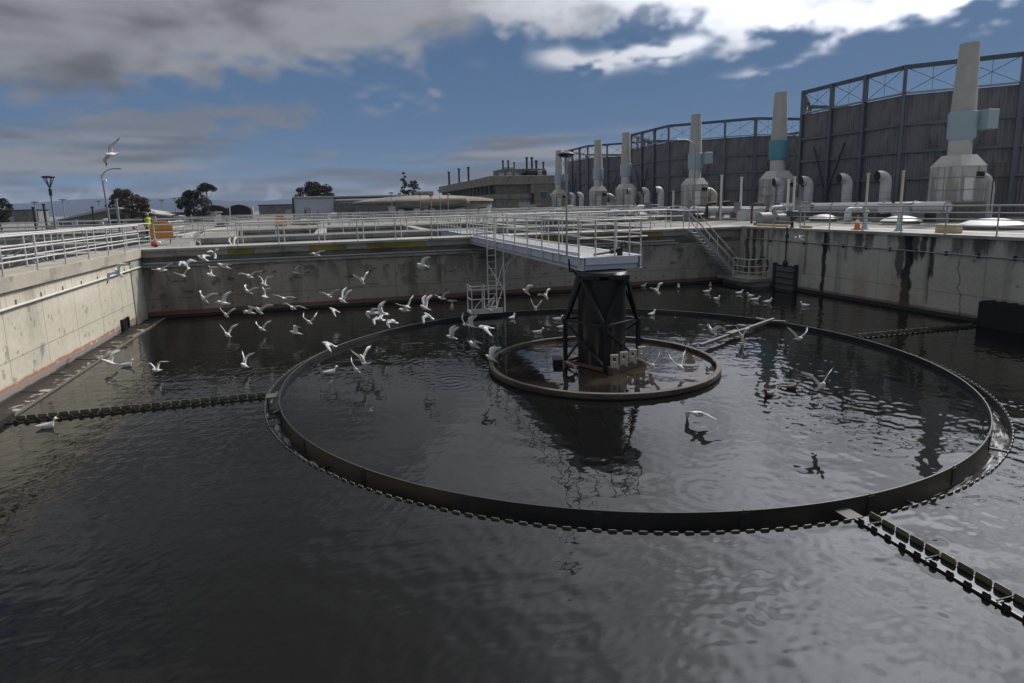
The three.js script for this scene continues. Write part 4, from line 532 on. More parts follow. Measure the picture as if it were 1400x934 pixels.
  { const r = rng(5), mm = [M.galv, m, M.darksteel, M.railgrey, M.rust, mat(0.24, 0.25, 0.26, 0.6)], kinds = ['riser', 'tank', 'box'];  // fittings crowding the equipment deck
    const spots = []; for (let i = 0; i < 34; i++) spots.push([18.6 + r() * 8, -14 - r() * 32]); for (let i = 0; i < 30; i++) spots.push([-14 + r() * 36, -46 - r() * 30]); for (let i = 0; i < 16; i++) spots.push([-46 + r() * 26, -55 - r() * 30]);
    const names = { rust: 'rust-brown', white: 'white', grey: 'grey' };
    spots.forEach(([x, z], i) => { const k = i % 3, c = mm[(i * 5 + 1) % mm.length], cn = c === M.rust ? 'rust-brown' : c === m ? 'white' : c === M.darksteel ? 'dark' : c.color.b > c.color.r * 1.3 ? 'blue-grey' : 'grey', where = x > 18 ? 'on the equipment deck' : z > -200 && x > -14 ? 'in the yard beyond the second basin' : 'in the yard beyond the wide left basin', R = 0.15 + r() * 0.2, h = 0.5 + r() * 0.9, gp = 'deck fittings';
      if (k === 0) { const t = thing('pipe_riser', cn + ' bent pipe riser ' + where, 'pipe', gp, V(x, 3.355, z)); mesh('pipe', tube([V(0, 0, 0), V(0, h, 0), V(0.1, h + 0.2, 0), V(0.4, h + 0.25, 0), V(0.9, h + 0.25, 0)], R * 0.45, 14, 8), c, t); mesh('flange', bar(V(0, 0.2, 0), V(0, 0.26, 0), R * 0.8, 10), M.galv, t); }
      else if (k === 1) { const t = thing('control_box', cn + ' control box on a stand ' + where, 'box', gp, V(x, 3.355, z)); mesh('stand', bar(V(0, 0, 0), V(0, h, 0), 0.04, 6), M.galv, t); mesh('case', cbox(-R * 1.2, R * 1.2, h, h + 0.6, -0.12, 0.12, 0.02), c, t); mesh('hood', box(-R * 1.3, R * 1.3, h + 0.602, h + 0.64, -0.14, 0.2), c, t); }
      else { const t = thing('pump_unit', cn + ' low pump unit ' + where, 'pump', gp, V(x, 3.355, z)); mesh('motor', bar(V(-0.4, 0.45, 0), V(0.4, 0.45, 0), R + 0.05, 12), c, t); mesh('base_frame', cbox(-0.6, 0.6, 0, 0.2, -0.3, 0.3, 0.02), M.conc, t); mesh('coupling', bar(V(0.4, 0.45, 0), V(0.75, 0.45, 0), 0.08, 8), M.darksteel, t); mesh('discharge', bar(V(0.75, 0.2, 0), V(0.75, 0.4 + h, 0), 0.1, 8), c, t); } });
  }
}
// ---------------------------------------------------------------- flat-roofed concrete building
{
  const bm = concrete(0.20, 0.185, 0.155, 0.25), bm2 = concrete(0.165, 0.155, 0.13, 0.25), t = thing('concrete_building', 'flat-roofed brown concrete building with deep overhanging roof band', 'building', null, V(27.5, 3.3, -119)), L = 72, D = 40;
  mesh('wall', box(1.6, D, 0, 6.4, -L, -1.4), bm2, t); mesh('roof_band', cbox(0, D, 6.402, 8.4, -L - 0.5, 0, 0.08), bm, t);
  mesh('floor_band', cbox(0.5, 9.6, 3.1, 4.3, -L, -0.6, 0.06), bm, t); mesh('end_wall', cbox(10.2, D, 0, 6.398, -1.38, -0.25, 0.05), bm2, t); mesh('pier_wall', cbox(9.4, 10.18, 4.302, 6.398, -1.36, -0.2, 0.05), bm, t);
  mesh('lower_wall', cbox(1.0, 9.5, 0, 3.098, -1.38, -0.9, 0.04), bm, t);
  for (let i = 0; i < 16; i++) { const z = -3.4 - i * 4.3; const w = mesh('window', box(1.50, 1.58, 4.45, 6.3, z - 3.4, z), M.glass, t); mesh('mullion', box(1.44, 1.498, 4.45, 6.3, z - 1.75, z - 1.65), M.darksteel, w); mesh('window_pier', cbox(0.9, 1.598, 4.302, 6.4, z - 4.0, z - 3.5, 0.03), bm, t); const v = mesh('lower_window', box(1.50, 1.58, 0.8, 2.6, z - 3.2, z - 0.2), M.glass, t); mesh('mullion', box(1.44, 1.498, 0.8, 2.6, z - 1.75, z - 1.65), M.darksteel, v); }
  const w = mesh('small_window', box(11.8, 13.2, 3.2, 4.6, -0.248, -0.2), mat(0.06, 0.10, 0.16, 0.15), t); mesh('window_frame', box(11.6, 13.4, 4.602, 4.75, -0.248, -0.15), M.galv, w); mesh('doorway', box(16.0, 17.2, 0, 2.4, -0.248, -0.2), M.black, t);
  mesh('penthouse', cbox(4.0, 14.8, 8.402, 10.2, -14, -5, 0.06), M.darkconc, t); mesh('roof_plant', [cbox(6, 8, 10.202, 10.9, -12, -9, 0.05)], M.galv, t); mesh('roof_plant', cbox(9.5, 14, 8.402, 9.6, -4.6, -2.0, 0.05), M.darksteel, t); mesh('roof_plant', cbox(11.5, 12.5, 8.402, 9.5, -1.9, -1.0, 0.05), M.galv, t);
  for (const [x, z, h, r] of [[1.0, -58, 4.6, 0.32], [1.0, -42, 4.6, 0.28], [1.2, -30, 4.2, 0.28], [4.4, -6, 4.1, 0.2], [5.7, -6, 4.1, 0.2], [7.2, -6, 3.6, 0.15], [10.2, -5.5, 4.9, 0.24], [11.5, -5.5, 4.9, 0.24], [12.6, -5.5, 4.0, 0.26], [14.4, -5.5, 3.6, 0.2]]) { const c = mesh('flue', bar(V(x, 8.4, z), V(x, 8.4 + h * 0.85, z), r, 10), M.darksteel, t); mesh('flue_cap', bar(V(x, 8.4 + h * 0.85, z), V(x, 8.4 + h * 0.85 + 0.35, z), r * 1.5, 10), M.darksteel, c); }
  for (let i = 0; i < 5; i++) mesh('roof_vent', cbox(2.5 + i * 2.1, 3.5 + i * 2.1, 8.402, 9.0 + 0.2 * (i % 2), -3 - i, -2 - i, 0.04), M.galv, t);
}
{ // low dome and pale shed
  const p = azDist(580, 112), t = thing('domed_tank', 'wide low tan domed tank beside the flat-roofed building', 'tank', null, p), tm = new THREE.MeshPhysicalMaterial({ map: colorTex(256, 128, (u, v) => { const n = 0.75 + 0.5 * fbm(u * 32, v * 8, 5, 8), s = sstep(0.5, 0.7, fbm(u * 16, v * 4 + 2, 3, 4)); return [mix(0.20, 0.12, s) * n, mix(0.175, 0.11, s) * n, mix(0.135, 0.09, s) * n]; }), roughness: 0.9 });
  mesh('dome', lathe([[12.6, 2.5], [12.5, 2.85], [10.5, 3.2], [7, 3.55], [3.5, 3.75], [0, 3.8]], 48), tm, t); mesh('wall', lathe([[12.2, 0], [12.2, 2.5]], 48), M.darkconc, t); mesh('hub', [cbox(-1.6, 1.6, 3.76, 4.5, -1.6, 1.6, 0.05)], M.conc, t);
  const q = azDist(590, 100), t2 = thing('covered_channel', 'long tan covered channel lying before the domed tank', 'pipe', null, q); const g = new THREE.CylinderGeometry(0.8, 0.8, 11, 20).rotateZ(Math.PI / 2); mesh('cover', g.translate(0, 2.3, 0), tm, t2); mesh('end_cap', new THREE.SphereGeometry(0.8, 20, 10).translate(5.5, 2.3, 0), tm, t2); for (const x of [-5, 0, 5]) mesh('saddle', box(x - 0.4, x + 0.4, 0, 1.5, -0.9, 0.9), M.conc, t2);
  const s = azDist(466, 118), t3 = thing('pale_shed', 'pale flat-roofed shed with bluish end wall beside a dark tree', 'shed', null, s), wm = mat(0.42, 0.44, 0.50, 0.7);
  mesh('end_wall', cbox(-8.2, -1.2, 0, 3.8, 0, 0.3, 0.03), wm, t3); mesh('wall', box(-8, 12, 0, 3.3, -14, -0.004), M.conc, t3); mesh('roof', cbox(-8.5, 12.5, 3.802, 4.15, -14.5, 0.6, 0.05), mat(0.3, 0.29, 0.27, 0.8), t3); mesh('door', box(-6.5, -5.4, 0, 2.2, 0.302, 0.34), M.galv, t3); mesh('corner_post', box(-8.5, -8.22, 0, 3.8, 0.1, 0.5), M.darksteel, t3); mesh('annex', cbox(-1.0, 12.2, 0, 2.9, 0.0, 1.6, 0.03), M.darkconc, t3);
  const g2 = azDist(157, 120), t4 = thing('gabled_shed', 'long shed with pale low-pitched roof beyond the wide left basin', 'shed', null, g2), sh = new THREE.Shape([[-9.5, 1.0], [-1.5, 2.85], [0, 2.95], [9.5, 1.1], [9.5, 0.9], [0, 2.7], [-9.5, 0.8]].map((k) => new THREE.Vector2(...k)));
  const rg = new THREE.ExtrudeGeometry(sh, { depth: 14, bevelEnabled: false }); rg.translate(0, 0, -14); mesh('roof', rg, mat(0.33, 0.33, 0.31, 0.8), t4); mesh('wall', new THREE.ExtrudeGeometry(new THREE.Shape([[-9, 0], [9, 0], [9, 0.95], [0, 2.65], [-9, 0.85]].map((k) => new THREE.Vector2(...k))), { depth: 13, bevelEnabled: false }).translate(0, 0, -13.4), mat(0.16, 0.155, 0.14, 0.9), t4); mesh('door', box(-1.2, 1.2, 0, 1.8, -0.398, -0.35), M.darksteel, t4);
  for (const [u, l] of [[300, 'dark arched shelter beside the tall thin tree'], [331, 'dark arched shelter farther from the tall thin tree']]) { const q2 = azDist(u, 150), tt = thing('arched_shelter', l, 'shelter', null, q2); const ar = new THREE.Shape(); ar.moveTo(-2.5, 0); ar.lineTo(-2.5, 2.3); ar.quadraticCurveTo(-1.6, 3.1, 0, 3.25); ar.quadraticCurveTo(1.6, 3.1, 2.5, 2.3); ar.lineTo(2.5, 0); mesh('canopy', new THREE.ExtrudeGeometry(ar, { depth: 6, bevelEnabled: false }), mat(0.015, 0.015, 0.017, 0.8), tt); mesh('end_post', bar(V(2.9, 0, 5.5), V(2.9, 2.8, 5.5), 0.14, 8), M.white, tt); }
  for (const [u, D, w, h, l] of [[20, 260, 16, 4.2, 'low dark shed on the skyline before the hills'], [395, 240, 20, 4.0, 'low dark block on the skyline beside the orange board'], [265, 130, 8, 1.9, 'low rust-roofed shed below the arched shelters']]) { const q3 = azDist(u, D), tt = thing('skyline_shed', l, 'shed', null, q3); mesh('wall', box(-w / 2, w / 2, 0, h - 0.3, -4, 4), M.darkconc, tt); mesh('roof', cbox(-w / 2 - 0.3, w / 2 + 0.3, h - 0.298, h, -4.3, 4.3, 0.04), D < 200 ? M.rust : M.darksteel, tt); mesh('door', box(-1, 1, 0, 2, 4.002, 4.05), M.galv, tt); }
}
// ---------------------------------------------------------------- lamp posts, boards, worker
for (const [u, D, H, R, l] of [[48, 150, 4.6, 0.7, 'far disc-headed lamp post before the hills beside the big basket lamp'], [87, 150, 5.0, 0.8, 'far disc-headed lamp post before the hills above the gabled shed end'], [136, 170, 5.0, 0.8, 'far disc-headed lamp post beside the bent-arm lamp post'], [204, 170, 5.0, 0.8, 'far disc-headed lamp post between bushy tree and worker'], [222, 170, 5.0, 0.8, 'far disc-headed lamp post between bushy tree and tall thin tree'], [240, 160, 5.2, 0.8, 'far disc-headed lamp post beside the tall thin tree'], [536, 95, 4.0, 0.45, 'disc-headed lamp post before the domed tank'], [575, 95, 3.8, 0.45, 'second disc-headed lamp post before the domed tank'], [602, 95, 4.2, 0.45, 'disc-headed lamp post before the covered channel'], [613, 70, 3.1, 0.3, 'short dark lamp post before the flat-roofed building'], [590, 80, 3.2, 0.3, 'short dark lamp post before the domed tank edge']]) discLamp(l, azDist(u, D), H, R, D > 120 ? 0.12 : 0.06);
{ const p = azDist(72, 45), t = thing('basket_lamp', 'tall lamp post with wide cone basket head above the left basin', 'lamp post', null, p), H = 4.25; mesh('pole', bar(V(0, 0, 0), V(0, 3.4, 0), 0.065, 10, 0.05), M.galv, t); mesh('collar', bar(V(0, 2.95, 0), V(0, 3.35, 0), 0.085, 10), M.darksteel, t); for (let i = 0; i < 6; i++) { const a = i * Math.PI / 3; mesh('stay', bar(V(0, 3.35, 0), V(Math.sin(a) * 0.27, 4.0, Math.cos(a) * 0.27), 0.02, 6), M.darksteel, t); } mesh('lamp_head', lathe([[0, 3.98], [0.31, 3.98], [0.34, 4.03], [0.31, 4.08], [0, 4.11]], 20), M.darksteel, t); }
{ const p = azDist(148, 70), t = thing('cobra_lamp', 'bent-arm lamp post standing by the bushy tree', 'lamp post', null, p); mesh('pole', bar(V(0, 0, 0), V(-0.2, 5.5, 0), 0.10, 8, 0.08), M.galv, t); mesh('arm', tube([V(-0.2, 5.4, 0), V(0.1, 5.8, 0), V(0.6, 6.05, 0), V(1.0, 6.1, 0)], 0.05, 12, 6), M.galv, t); mesh('lamp_head', cbox(0.9, 1.55, 6.04, 6.16, -0.14, 0.14, 0.03), M.galv, t); mesh('camera_box', cbox(-0.15, 0.2, 4.9, 5.1, 0.05, 0.3, 0.03), M.white, t); }
for (const [u, D, h, l] of [[45, 80, 2.6, 'dark post beside the basket lamp'], [60, 80, 2.9, 'dark post standing close beside the basket lamp pole'], [126, 85, 2.6, 'dark post before the gabled shed'], [160, 60, 2.9, 'pale post before the bushy tree']]) { const t = thing('post', l, 'post', null, azDist(u, D)); mesh('shaft', bar(V(0, 0, 0), V(0, h, 0), 0.11, 8), D === 60 ? M.galv : M.darksteel, t); mesh('cap', bar(V(0, h, 0), V(0, h + 0.15, 0), 0.16, 8), D === 60 ? M.galv : M.darksteel, t); }
function woodBoard(p, w, h, turn, label) {
  const t = thing('wooden_board', label, 'board', null, p); t.rotation.y = turn; const wm = new THREE.MeshPhysicalMaterial({ map: colorTex(128, 128, (u, v) => { const n = 0.75 + 0.5 * fbm(u * 4, v * 40, 4, 4); return [0.52 * n, 0.235 * n, 0.045 * n]; }), roughness: 0.6 });
  const s = new THREE.Shape(); s.moveTo(-w / 2, 0); s.lineTo(w / 2, 0); s.lineTo(w / 2, h * 0.62); s.quadraticCurveTo(w / 2, h, w * 0.1, h); s.lineTo(-w * 0.1, h); s.quadraticCurveTo(-w / 2, h, -w / 2, h * 0.62); s.lineTo(-w / 2, 0);
  mesh('panel', metreUV(new THREE.ExtrudeGeometry(s, { depth: 0.5, bevelEnabled: true, bevelSize: 0.01, bevelThickness: 0.01, bevelSegments: 1 }).translate(0, 0.25, -0.5)), wm, t);
  for (const y of [0.3, h * 0.55 + 0.2, h * 0.92 + 0.2]) mesh('batten', box(-w / 2 * (y > h ? 0.55 : 0.98), w / 2 * (y > h ? 0.55 : 0.98), y, y + 0.035, 0.012, 0.03), mat(0.3, 0.12, 0.03, 0.7), t);
  for (const x of [-w * 0.35, w * 0.35]) mesh('leg', bar(V(x, 0, -0.2), V(x, 0.26, -0.2), 0.04, 6), M.galv, t);
}
woodBoard(V(-17.2, 3.43, -20.3), 1.12, 1.0, 0.25, 'orange-brown wooden hood with rounded top at the sunlit corner'); woodBoard(azDist(382, 62), 1.15, 1.0, 0, 'small orange board among the far railings');
{ const t = thing('life_ring_bag', 'red and white bag lying beside the wooden hood', 'bag', null, V(-16.75, 3.43, -17.0)); mesh('bag', new THREE.SphereGeometry(0.2, 16, 10).scale(1, 0.75, 0.8).translate(0, 0.15, 0), M.red, t); mesh('bag_flap', new THREE.SphereGeometry(0.14, 14, 8).scale(1, 0.8, 0.7).translate(0.18, 0.2, 0.05), M.white, t); mesh('bag_strap', tube([V(-0.15, 0.2, 0), V(0, 0.42, 0), V(0.2, 0.25, 0)], 0.014, 10, 5), M.white, t); }
{ // worker in a high-visibility vest, built as one skin from tapered bones
  const bones = [[0, 0.92, 0, 0.155, 0, 1.16, 0, 0.16], [0, 1.16, 0, 0.16, 0, 1.38, 0, 0.17], [-0.13, 1.42, 0, 0.085, 0.13, 1.42, 0, 0.085], [0, 1.45, 0, 0.06, 0, 1.58, 0.01, 0.055], [0, 1.66, 0.02, 0.10, 0, 1.70, 0.0, 0.105], [-0.1, 0.9, 0, 0.105, -0.12, 0.5, 0.02, 0.07], [-0.12, 0.5, 0.02, 0.068, -0.12, 0.1, -0.01, 0.048], [-0.12, 0.06, -0.02, 0.05, -0.13, 0.05, 0.14, 0.04], [0.1, 0.9, 0, 0.105, 0.13, 0.5, 0.05, 0.07], [0.13, 0.5, 0.05, 0.068, 0.14, 0.1, 0.0, 0.048], [0.14, 0.06, -0.01, 0.05, 0.15, 0.05, 0.15, 0.04], [-0.2, 1.40, 0, 0.07, -0.27, 1.13, -0.01, 0.05], [-0.27, 1.13, -0.01, 0.05, -0.22, 0.93, 0.13, 0.036], [0.2, 1.40, 0, 0.07, 0.28, 1.13, -0.01, 0.05], [0.28, 1.13, -0.01, 0.05, 0.2, 0.98, 0.15, 0.036], [-0.22, 0.92, 0.14, 0.04, -0.2, 0.86, 0.17, 0.032], [0.2, 0.97, 0.16, 0.04, 0.16, 0.95, 0.21, 0.032]];
  const N = 72, mc = new MarchingCubes(N, new THREE.MeshBasicMaterial(), false, false, 60000); mc.isolation = 0; const S = 0.95, Y0 = 0.9;
  for (let k = 0; k < N; k++) for (let j = 0; j < N; j++) for (let i = 0; i < N; i++) { const x = (i / N * 2 - 1) * S, y = (j / N * 2 - 1) * S + Y0, z = (k / N * 2 - 1) * S; let d = 9; for (const b of bones) { const ax = b[4] - b[0], ay = b[5] - b[1], az = b[6] - b[2], t = clamp(((x - b[0]) * ax + (y - b[1]) * ay + (z - b[2]) * az) / (ax * ax + ay * ay + az * az), 0, 1), e = Math.hypot(x - b[0] - ax * t, y - b[1] - ay * t, z - b[2] - az * t) - mix(b[3], b[7], t), h = clamp(0.5 + 0.5 * (d - e) / 0.04, 0, 1); d = mix(d, e, h) - 0.04 * h * (1 - h); } mc.field[i + N * j + N * N * k] = -d; }
  mc.update(); const c = mc.count, pos = mc.positionArray.slice(0, c * 3), nor = mc.normalArray.slice(0, c * 3), col = new Float32Array(c * 3);
  for (let i = 0; i < c; i++) { pos[3 * i] *= S; pos[3 * i + 1] = pos[3 * i + 1] * S + Y0; pos[3 * i + 2] *= S; const x = pos[3 * i], y = pos[3 * i + 1]; const q = y > 1.70 ? [0.16, 0.16, 0.07] : y > 1.5 ? [0.36, 0.22, 0.15] : y > 0.92 && Math.abs(x) < 0.19 ? [0.42, 0.52, 0.03] : y > 0.95 ? [0.03, 0.04, 0.06] : y < 0.98 && Math.abs(x) > 0.16 && y > 0.8 ? [0.36, 0.22, 0.15] : y < 0.1 ? [0.03, 0.02, 0.015] : [0.03, 0.035, 0.05]; col.set(q, 3 * i); }
  const g = new THREE.BufferGeometry(); g.setAttribute('position', new THREE.BufferAttribute(pos, 3)); g.setAttribute('normal', new THREE.BufferAttribute(nor, 3)); g.setAttribute('color', new THREE.BufferAttribute(col, 3)); g.setAttribute('uv', new THREE.BufferAttribute(new Float32Array(c * 2), 2));
  const p = azDist(192, 46, 3.36), t = thing('person', 'worker in yellow high-visibility vest and olive helmet behind the railings', 'person', null, V(p.x, 3.352, -28.2)); mesh('body', g, new THREE.MeshPhysicalMaterial({ vertexColors: true, roughness: 0.8 }), t); mesh('helmet', [lathe([[0.128, 1.70], [0.125, 1.76], [0.08, 1.83], [0, 1.85]], 18), lathe([[0.128, 1.70], [0.165, 1.695]], 18)], mat(0.16, 0.16, 0.07, 0.5), t); t.rotation.y = 0.5;
}
// ---------------------------------------------------------------- trees and hills
function tree(label, p, H, rx, trunkH, seed, kind = 0) {
  const t = thing('tree', label, 'tree', null, p), r = rng(seed), cl = [], leaf = [], limbs = [];
  const n = kind === 1 ? 26 : 60; for (let i = 0; i < n; i++) { const a = r() * 6.283, q = Math.sqrt(r()), y = kind === 1 ? mix(0.35, 1, r()) : mix(trunkH / H, 1, Math.pow(r(), 0.8)), prof = kind === 1 ? 1.05 - y : Math.sin(Math.PI * clamp((y - trunkH / H * 0.6) / (1.02 - trunkH / H * 0.6), 0, 1)) * 0.75 + 0.25; cl.push([Math.sin(a) * q * rx * prof, y * H, Math.cos(a) * q * rx * prof, (0.13 + 0.16 * r()) * rx]); }
  const pos = [], nor = []; for (const [cx, cy, cz, cr] of cl) { const m = 120; for (let k = 0; k < m; k++) { const th = r() * 6.283, ph = Math.acos(2 * r() - 1), rr = cr * Math.cbrt(0.25 + 0.75 * r()), s = (0.06 + 0.07 * r()) * rx * 0.45, c = V(cx + rr * Math.sin(ph) * Math.cos(th), cy + rr * Math.cos(ph) * 0.75, cz + rr * Math.sin(ph) * Math.sin(th)), u = V(r() - 0.5, r() - 0.5, r() - 0.5).normalize(), w = V(r() - 0.5, r() - 0.5, r() - 0.5).cross(u).normalize(), nn = u.clone().cross(w); for (const [f, g2] of [[-1, -0.4], [1, -0.4], [0, 1.3]]) { const q = c.clone().addScaledVector(u, f * s).addScaledVector(w, g2 * s); pos.push(q.x, q.y, q.z); nor.push(nn.x, nn.y, nn.z); } } }
  const g = new THREE.BufferGeometry(); g.setAttribute('position', new THREE.Float32BufferAttribute(pos, 3)); g.setAttribute('normal', new THREE.Float32BufferAttribute(nor, 3)); g.setAttribute('uv', new THREE.Float32BufferAttribute(new Float32Array(pos.length / 3 * 2), 2));
  const fm = new THREE.MeshPhysicalMaterial({ color: new THREE.Color().setRGB(...(kind === 2 ? [0.06, 0.045, 0.024] : [0.036, 0.04, 0.02])), roughness: 0.9, side: THREE.DoubleSide }); mesh('crown', g, fm, t);
  mesh('trunk', bar(V(0, 0, 0), V(0, H * 0.8, 0), rx * 0.055, 8, rx * 0.02), mat(0.09, 0.075, 0.06, 0.95), t); for (let i = 0; i < 6; i++) { const c = cl[i * 4]; limbs.push(bar(V(0, Math.min(c[1] * 0.7, trunkH * 1.1 + 0.4), 0), V(c[0], c[1], c[2]), rx * 0.03, 6, rx * 0.01)); } for (const l of limbs) mesh('limb', l, mat(0.09, 0.075, 0.06, 0.95), t);
}
tree('bushy russet-green tree behind the bent-arm lamp post', azDist(172, 125), 5.7, 2.9, 1.2, 3, 2); tree('lower russet-green shrub beside the bushy tree', azDist(192, 120), 4.2, 2.4, 0.8, 13, 2);
tree('dense dark tree before the tall thin tree', azDist(266, 120), 5.4, 2.7, 1.0, 4); tree('tall thin tree with bare trunk beside the arched shelters', azDist(285, 128), 7.0, 1.8, 5.6, 9);
tree('dark broad tree rising behind the pale shed', azDist(431, 150), 7.6, 4.4, 3.6, 5); tree('slim dark conifer above the domed tank', azDist(554, 190), 12.5, 2.6, 2, 6, 1); tree('small round tree above the domed tank', azDist(567, 190), 9.6, 2.2, 4, 8); tree('dark tree at the skyline beside the wide left basin', azDist(-3, 110), 4.4, 1.9, 0.8, 10);
{ const n = 220, pos = [], idx = []; for (let i = 0; i <= n; i++) { const az = mix(-75, 80, i / n) * Math.PI / 180, d = 3200, x = EYE.x + Math.sin(az) * d, z = EYE.z - Math.cos(az) * d, h = 34 + 80 * Math.pow(fbm(i * 0.045 + 3.2, 7.7, 5), 1.3) * (1 - 0.0 * i); for (const [k, y] of [[0.8, -4], [0.9, h * 0.35 + 8 * fbm(i * 0.3, 2, 3)], [1, h], [1.25, -4]]) pos.push(EYE.x + (x - EYE.x) * k, 3.3 + y, EYE.z + (z - EYE.z) * k); } for (let i = 0; i < n; i++) for (let k = 0; k < 3; k++) { const a = i * 4 + k; idx.push(a, a + 4, a + 1, a + 1, a + 4, a + 5); }
  const g = new THREE.BufferGeometry(); g.setAttribute('position', new THREE.Float32BufferAttribute(pos, 3)); g.setIndex(idx); g.setAttribute('uv', new THREE.Float32BufferAttribute(new Float32Array(pos.length / 3 * 2), 2)); g.computeVertexNormals(); struct('hills', g, mat(0.025, 0.034, 0.04, 0.95)); }
scene.fog = new THREE.FogExp2(new THREE.Color().setRGB(0.42, 0.6, 0.95), 0.0001);

// ================================================================ BIRDS
const birdMat = new THREE.MeshPhysicalMaterial({ vertexColors: true, roughness: 0.8, transmission: 0.25, thickness: 0 });
function birdGeometry(o) { // one continuous skin: lofted body with head, bill and tail, and two lofted wings rooted in it
  const pos = [], col = [], tri = []; const ring = (c, rx, ry, n, color) => { const s = pos.length / 3; for (let i = 0; i < n; i++) { const a = i / n * 2 * Math.PI; pos.push(c.x + Math.cos(a) * rx, c.y + Math.sin(a) * ry, c.z); col.push(...(color(Math.sin(a)))); } return s; };
  const W = o.white ?? [0.84, 0.83, 0.80], Gy = o.grey ?? [0.50, 0.52, 0.54], Bk = [0.02, 0.02, 0.022], Bl = o.bill ?? [0.55, 0.36, 0.06], back = (s) => (s > 0.35 && o.backGrey ? Gy : W);
  const S = o.float
    ? [[-0.25, 0.006, 0.018, 0.075, 1], [-0.2, 0.018, 0.04, 0.07, 1], [-0.13, 0.045, 0.062, 0.055, 1], [-0.03, 0.075, 0.082, 0.04, 1], [0.06, 0.08, 0.085, 0.045, 1], [0.115, 0.068, 0.068, 0.075, 0], [0.135, 0.05, 0.045, 0.125, 0], [0.145, 0.042, 0.038, 0.165, 0], [0.165, 0.044, 0.042, 0.195, 0], [0.195, 0.034, 0.034, 0.198, 0], [0.215, 0.014, 0.014, 0.192, 2], [0.255, 0.004, 0.004, 0.185, 2]]
    : [[-0.27, 0.006, 0.075, 0.0, 0], [-0.2, 0.012, 0.06, 0.0, 0], [-0.14, 0.03, 0.042, 0.0, 1], [-0.06, 0.058, 0.058, 0.0, 1], [0.03, 0.07, 0.07, -0.004, 1], [0.1, 0.06, 0.06, 0.0, 1], [0.145, 0.042, 0.042, 0.008, 0], [0.18, 0.041, 0.041, 0.012, 0], [0.21, 0.032, 0.032, 0.01, 0], [0.23, 0.013, 0.013, 0.006, 2], [0.275, 0.004, 0.004, 0.0, 2]];
  const n = 10; let prev = -1; for (const [z, ry, rx, cy, k] of S) { const s = ring(V(0, cy, z), rx, ry, n, (q) => (k === 2 ? Bl : o.float && k === 1 && q > -0.2 ? (z < -0.15 ? (z < -0.22 ? Bk : Gy) : Gy) : k === 1 ? back(q) : W)); if (prev >= 0) for (let i = 0; i < n; i++) { const j = (i + 1) % n; tri.push(prev + i, prev + j, s + i, prev + j, s + j, s + i); } prev = s; }
  if (!o.float) for (const sd of [-1, 1]) {
    const [a1, a2, sweep] = sd < 0 ? o.left : o.right, m = 12; let x = 0.02, y = 0.03, s0 = -1; const L = 0.58;
    for (let i = 0; i <= m; i++) {
      const f = i / m, ang = mix(a1, a2, sstep(0.3, 0.62, f)); if (i) { x += Math.cos(ang) * L / m; y += Math.sin(ang) * L / m; }
      const lead = 0.085 + 0.055 * Math.sin(Math.PI * clamp(f / 0.85, 0, 1)) - sstep(0.42, 1, f) * (0.14 + 0.12 * sweep), ch = mix(0.175, 0.15, sstep(0, 0.45, f)) * (1 - 0.93 * Math.pow(sstep(0.5, 1.02, f), 1.3)), th = mix(0.018, 0.004, f), tip = f > 0.79 + 0.03 * Math.sin(i * 3);
      const nx = -Math.sin(ang), ny = Math.cos(ang), s = pos.length / 3;
      for (const [q, w] of [[0, 0], [0.25, 1], [0.65, 0.7], [1, 0], [0.65, -0.25], [0.25, -0.5]]) { const zz = lead - q * ch; pos.push(sd * (x + nx * th * w), y + ny * th * w - 0.02 * q * q * ch / 0.15, zz); col.push(...(tip ? Bk : w > 0 ? (q > 0.9 ? W : Gy) : W)); }
      if (s0 >= 0) for (let k = 0; k < 6; k++) { const l = (k + 1) % 6; sd > 0 ? tri.push(s0 + k, s0 + l, s + k, s0 + l, s + l, s + k) : tri.push(s0 + k, s + k, s0 + l, s0 + l, s + k, s + l); } s0 = s;
    }
  }
  const g = new THREE.BufferGeometry(); g.setAttribute('position', new THREE.Float32BufferAttribute(pos, 3)); g.setAttribute('color', new THREE.Float32BufferAttribute(col, 3)); g.setIndex(tri); g.setAttribute('uv', new THREE.Float32BufferAttribute(new Float32Array(pos.length / 3 * 2), 2)); g.computeVertexNormals(); return g;
}
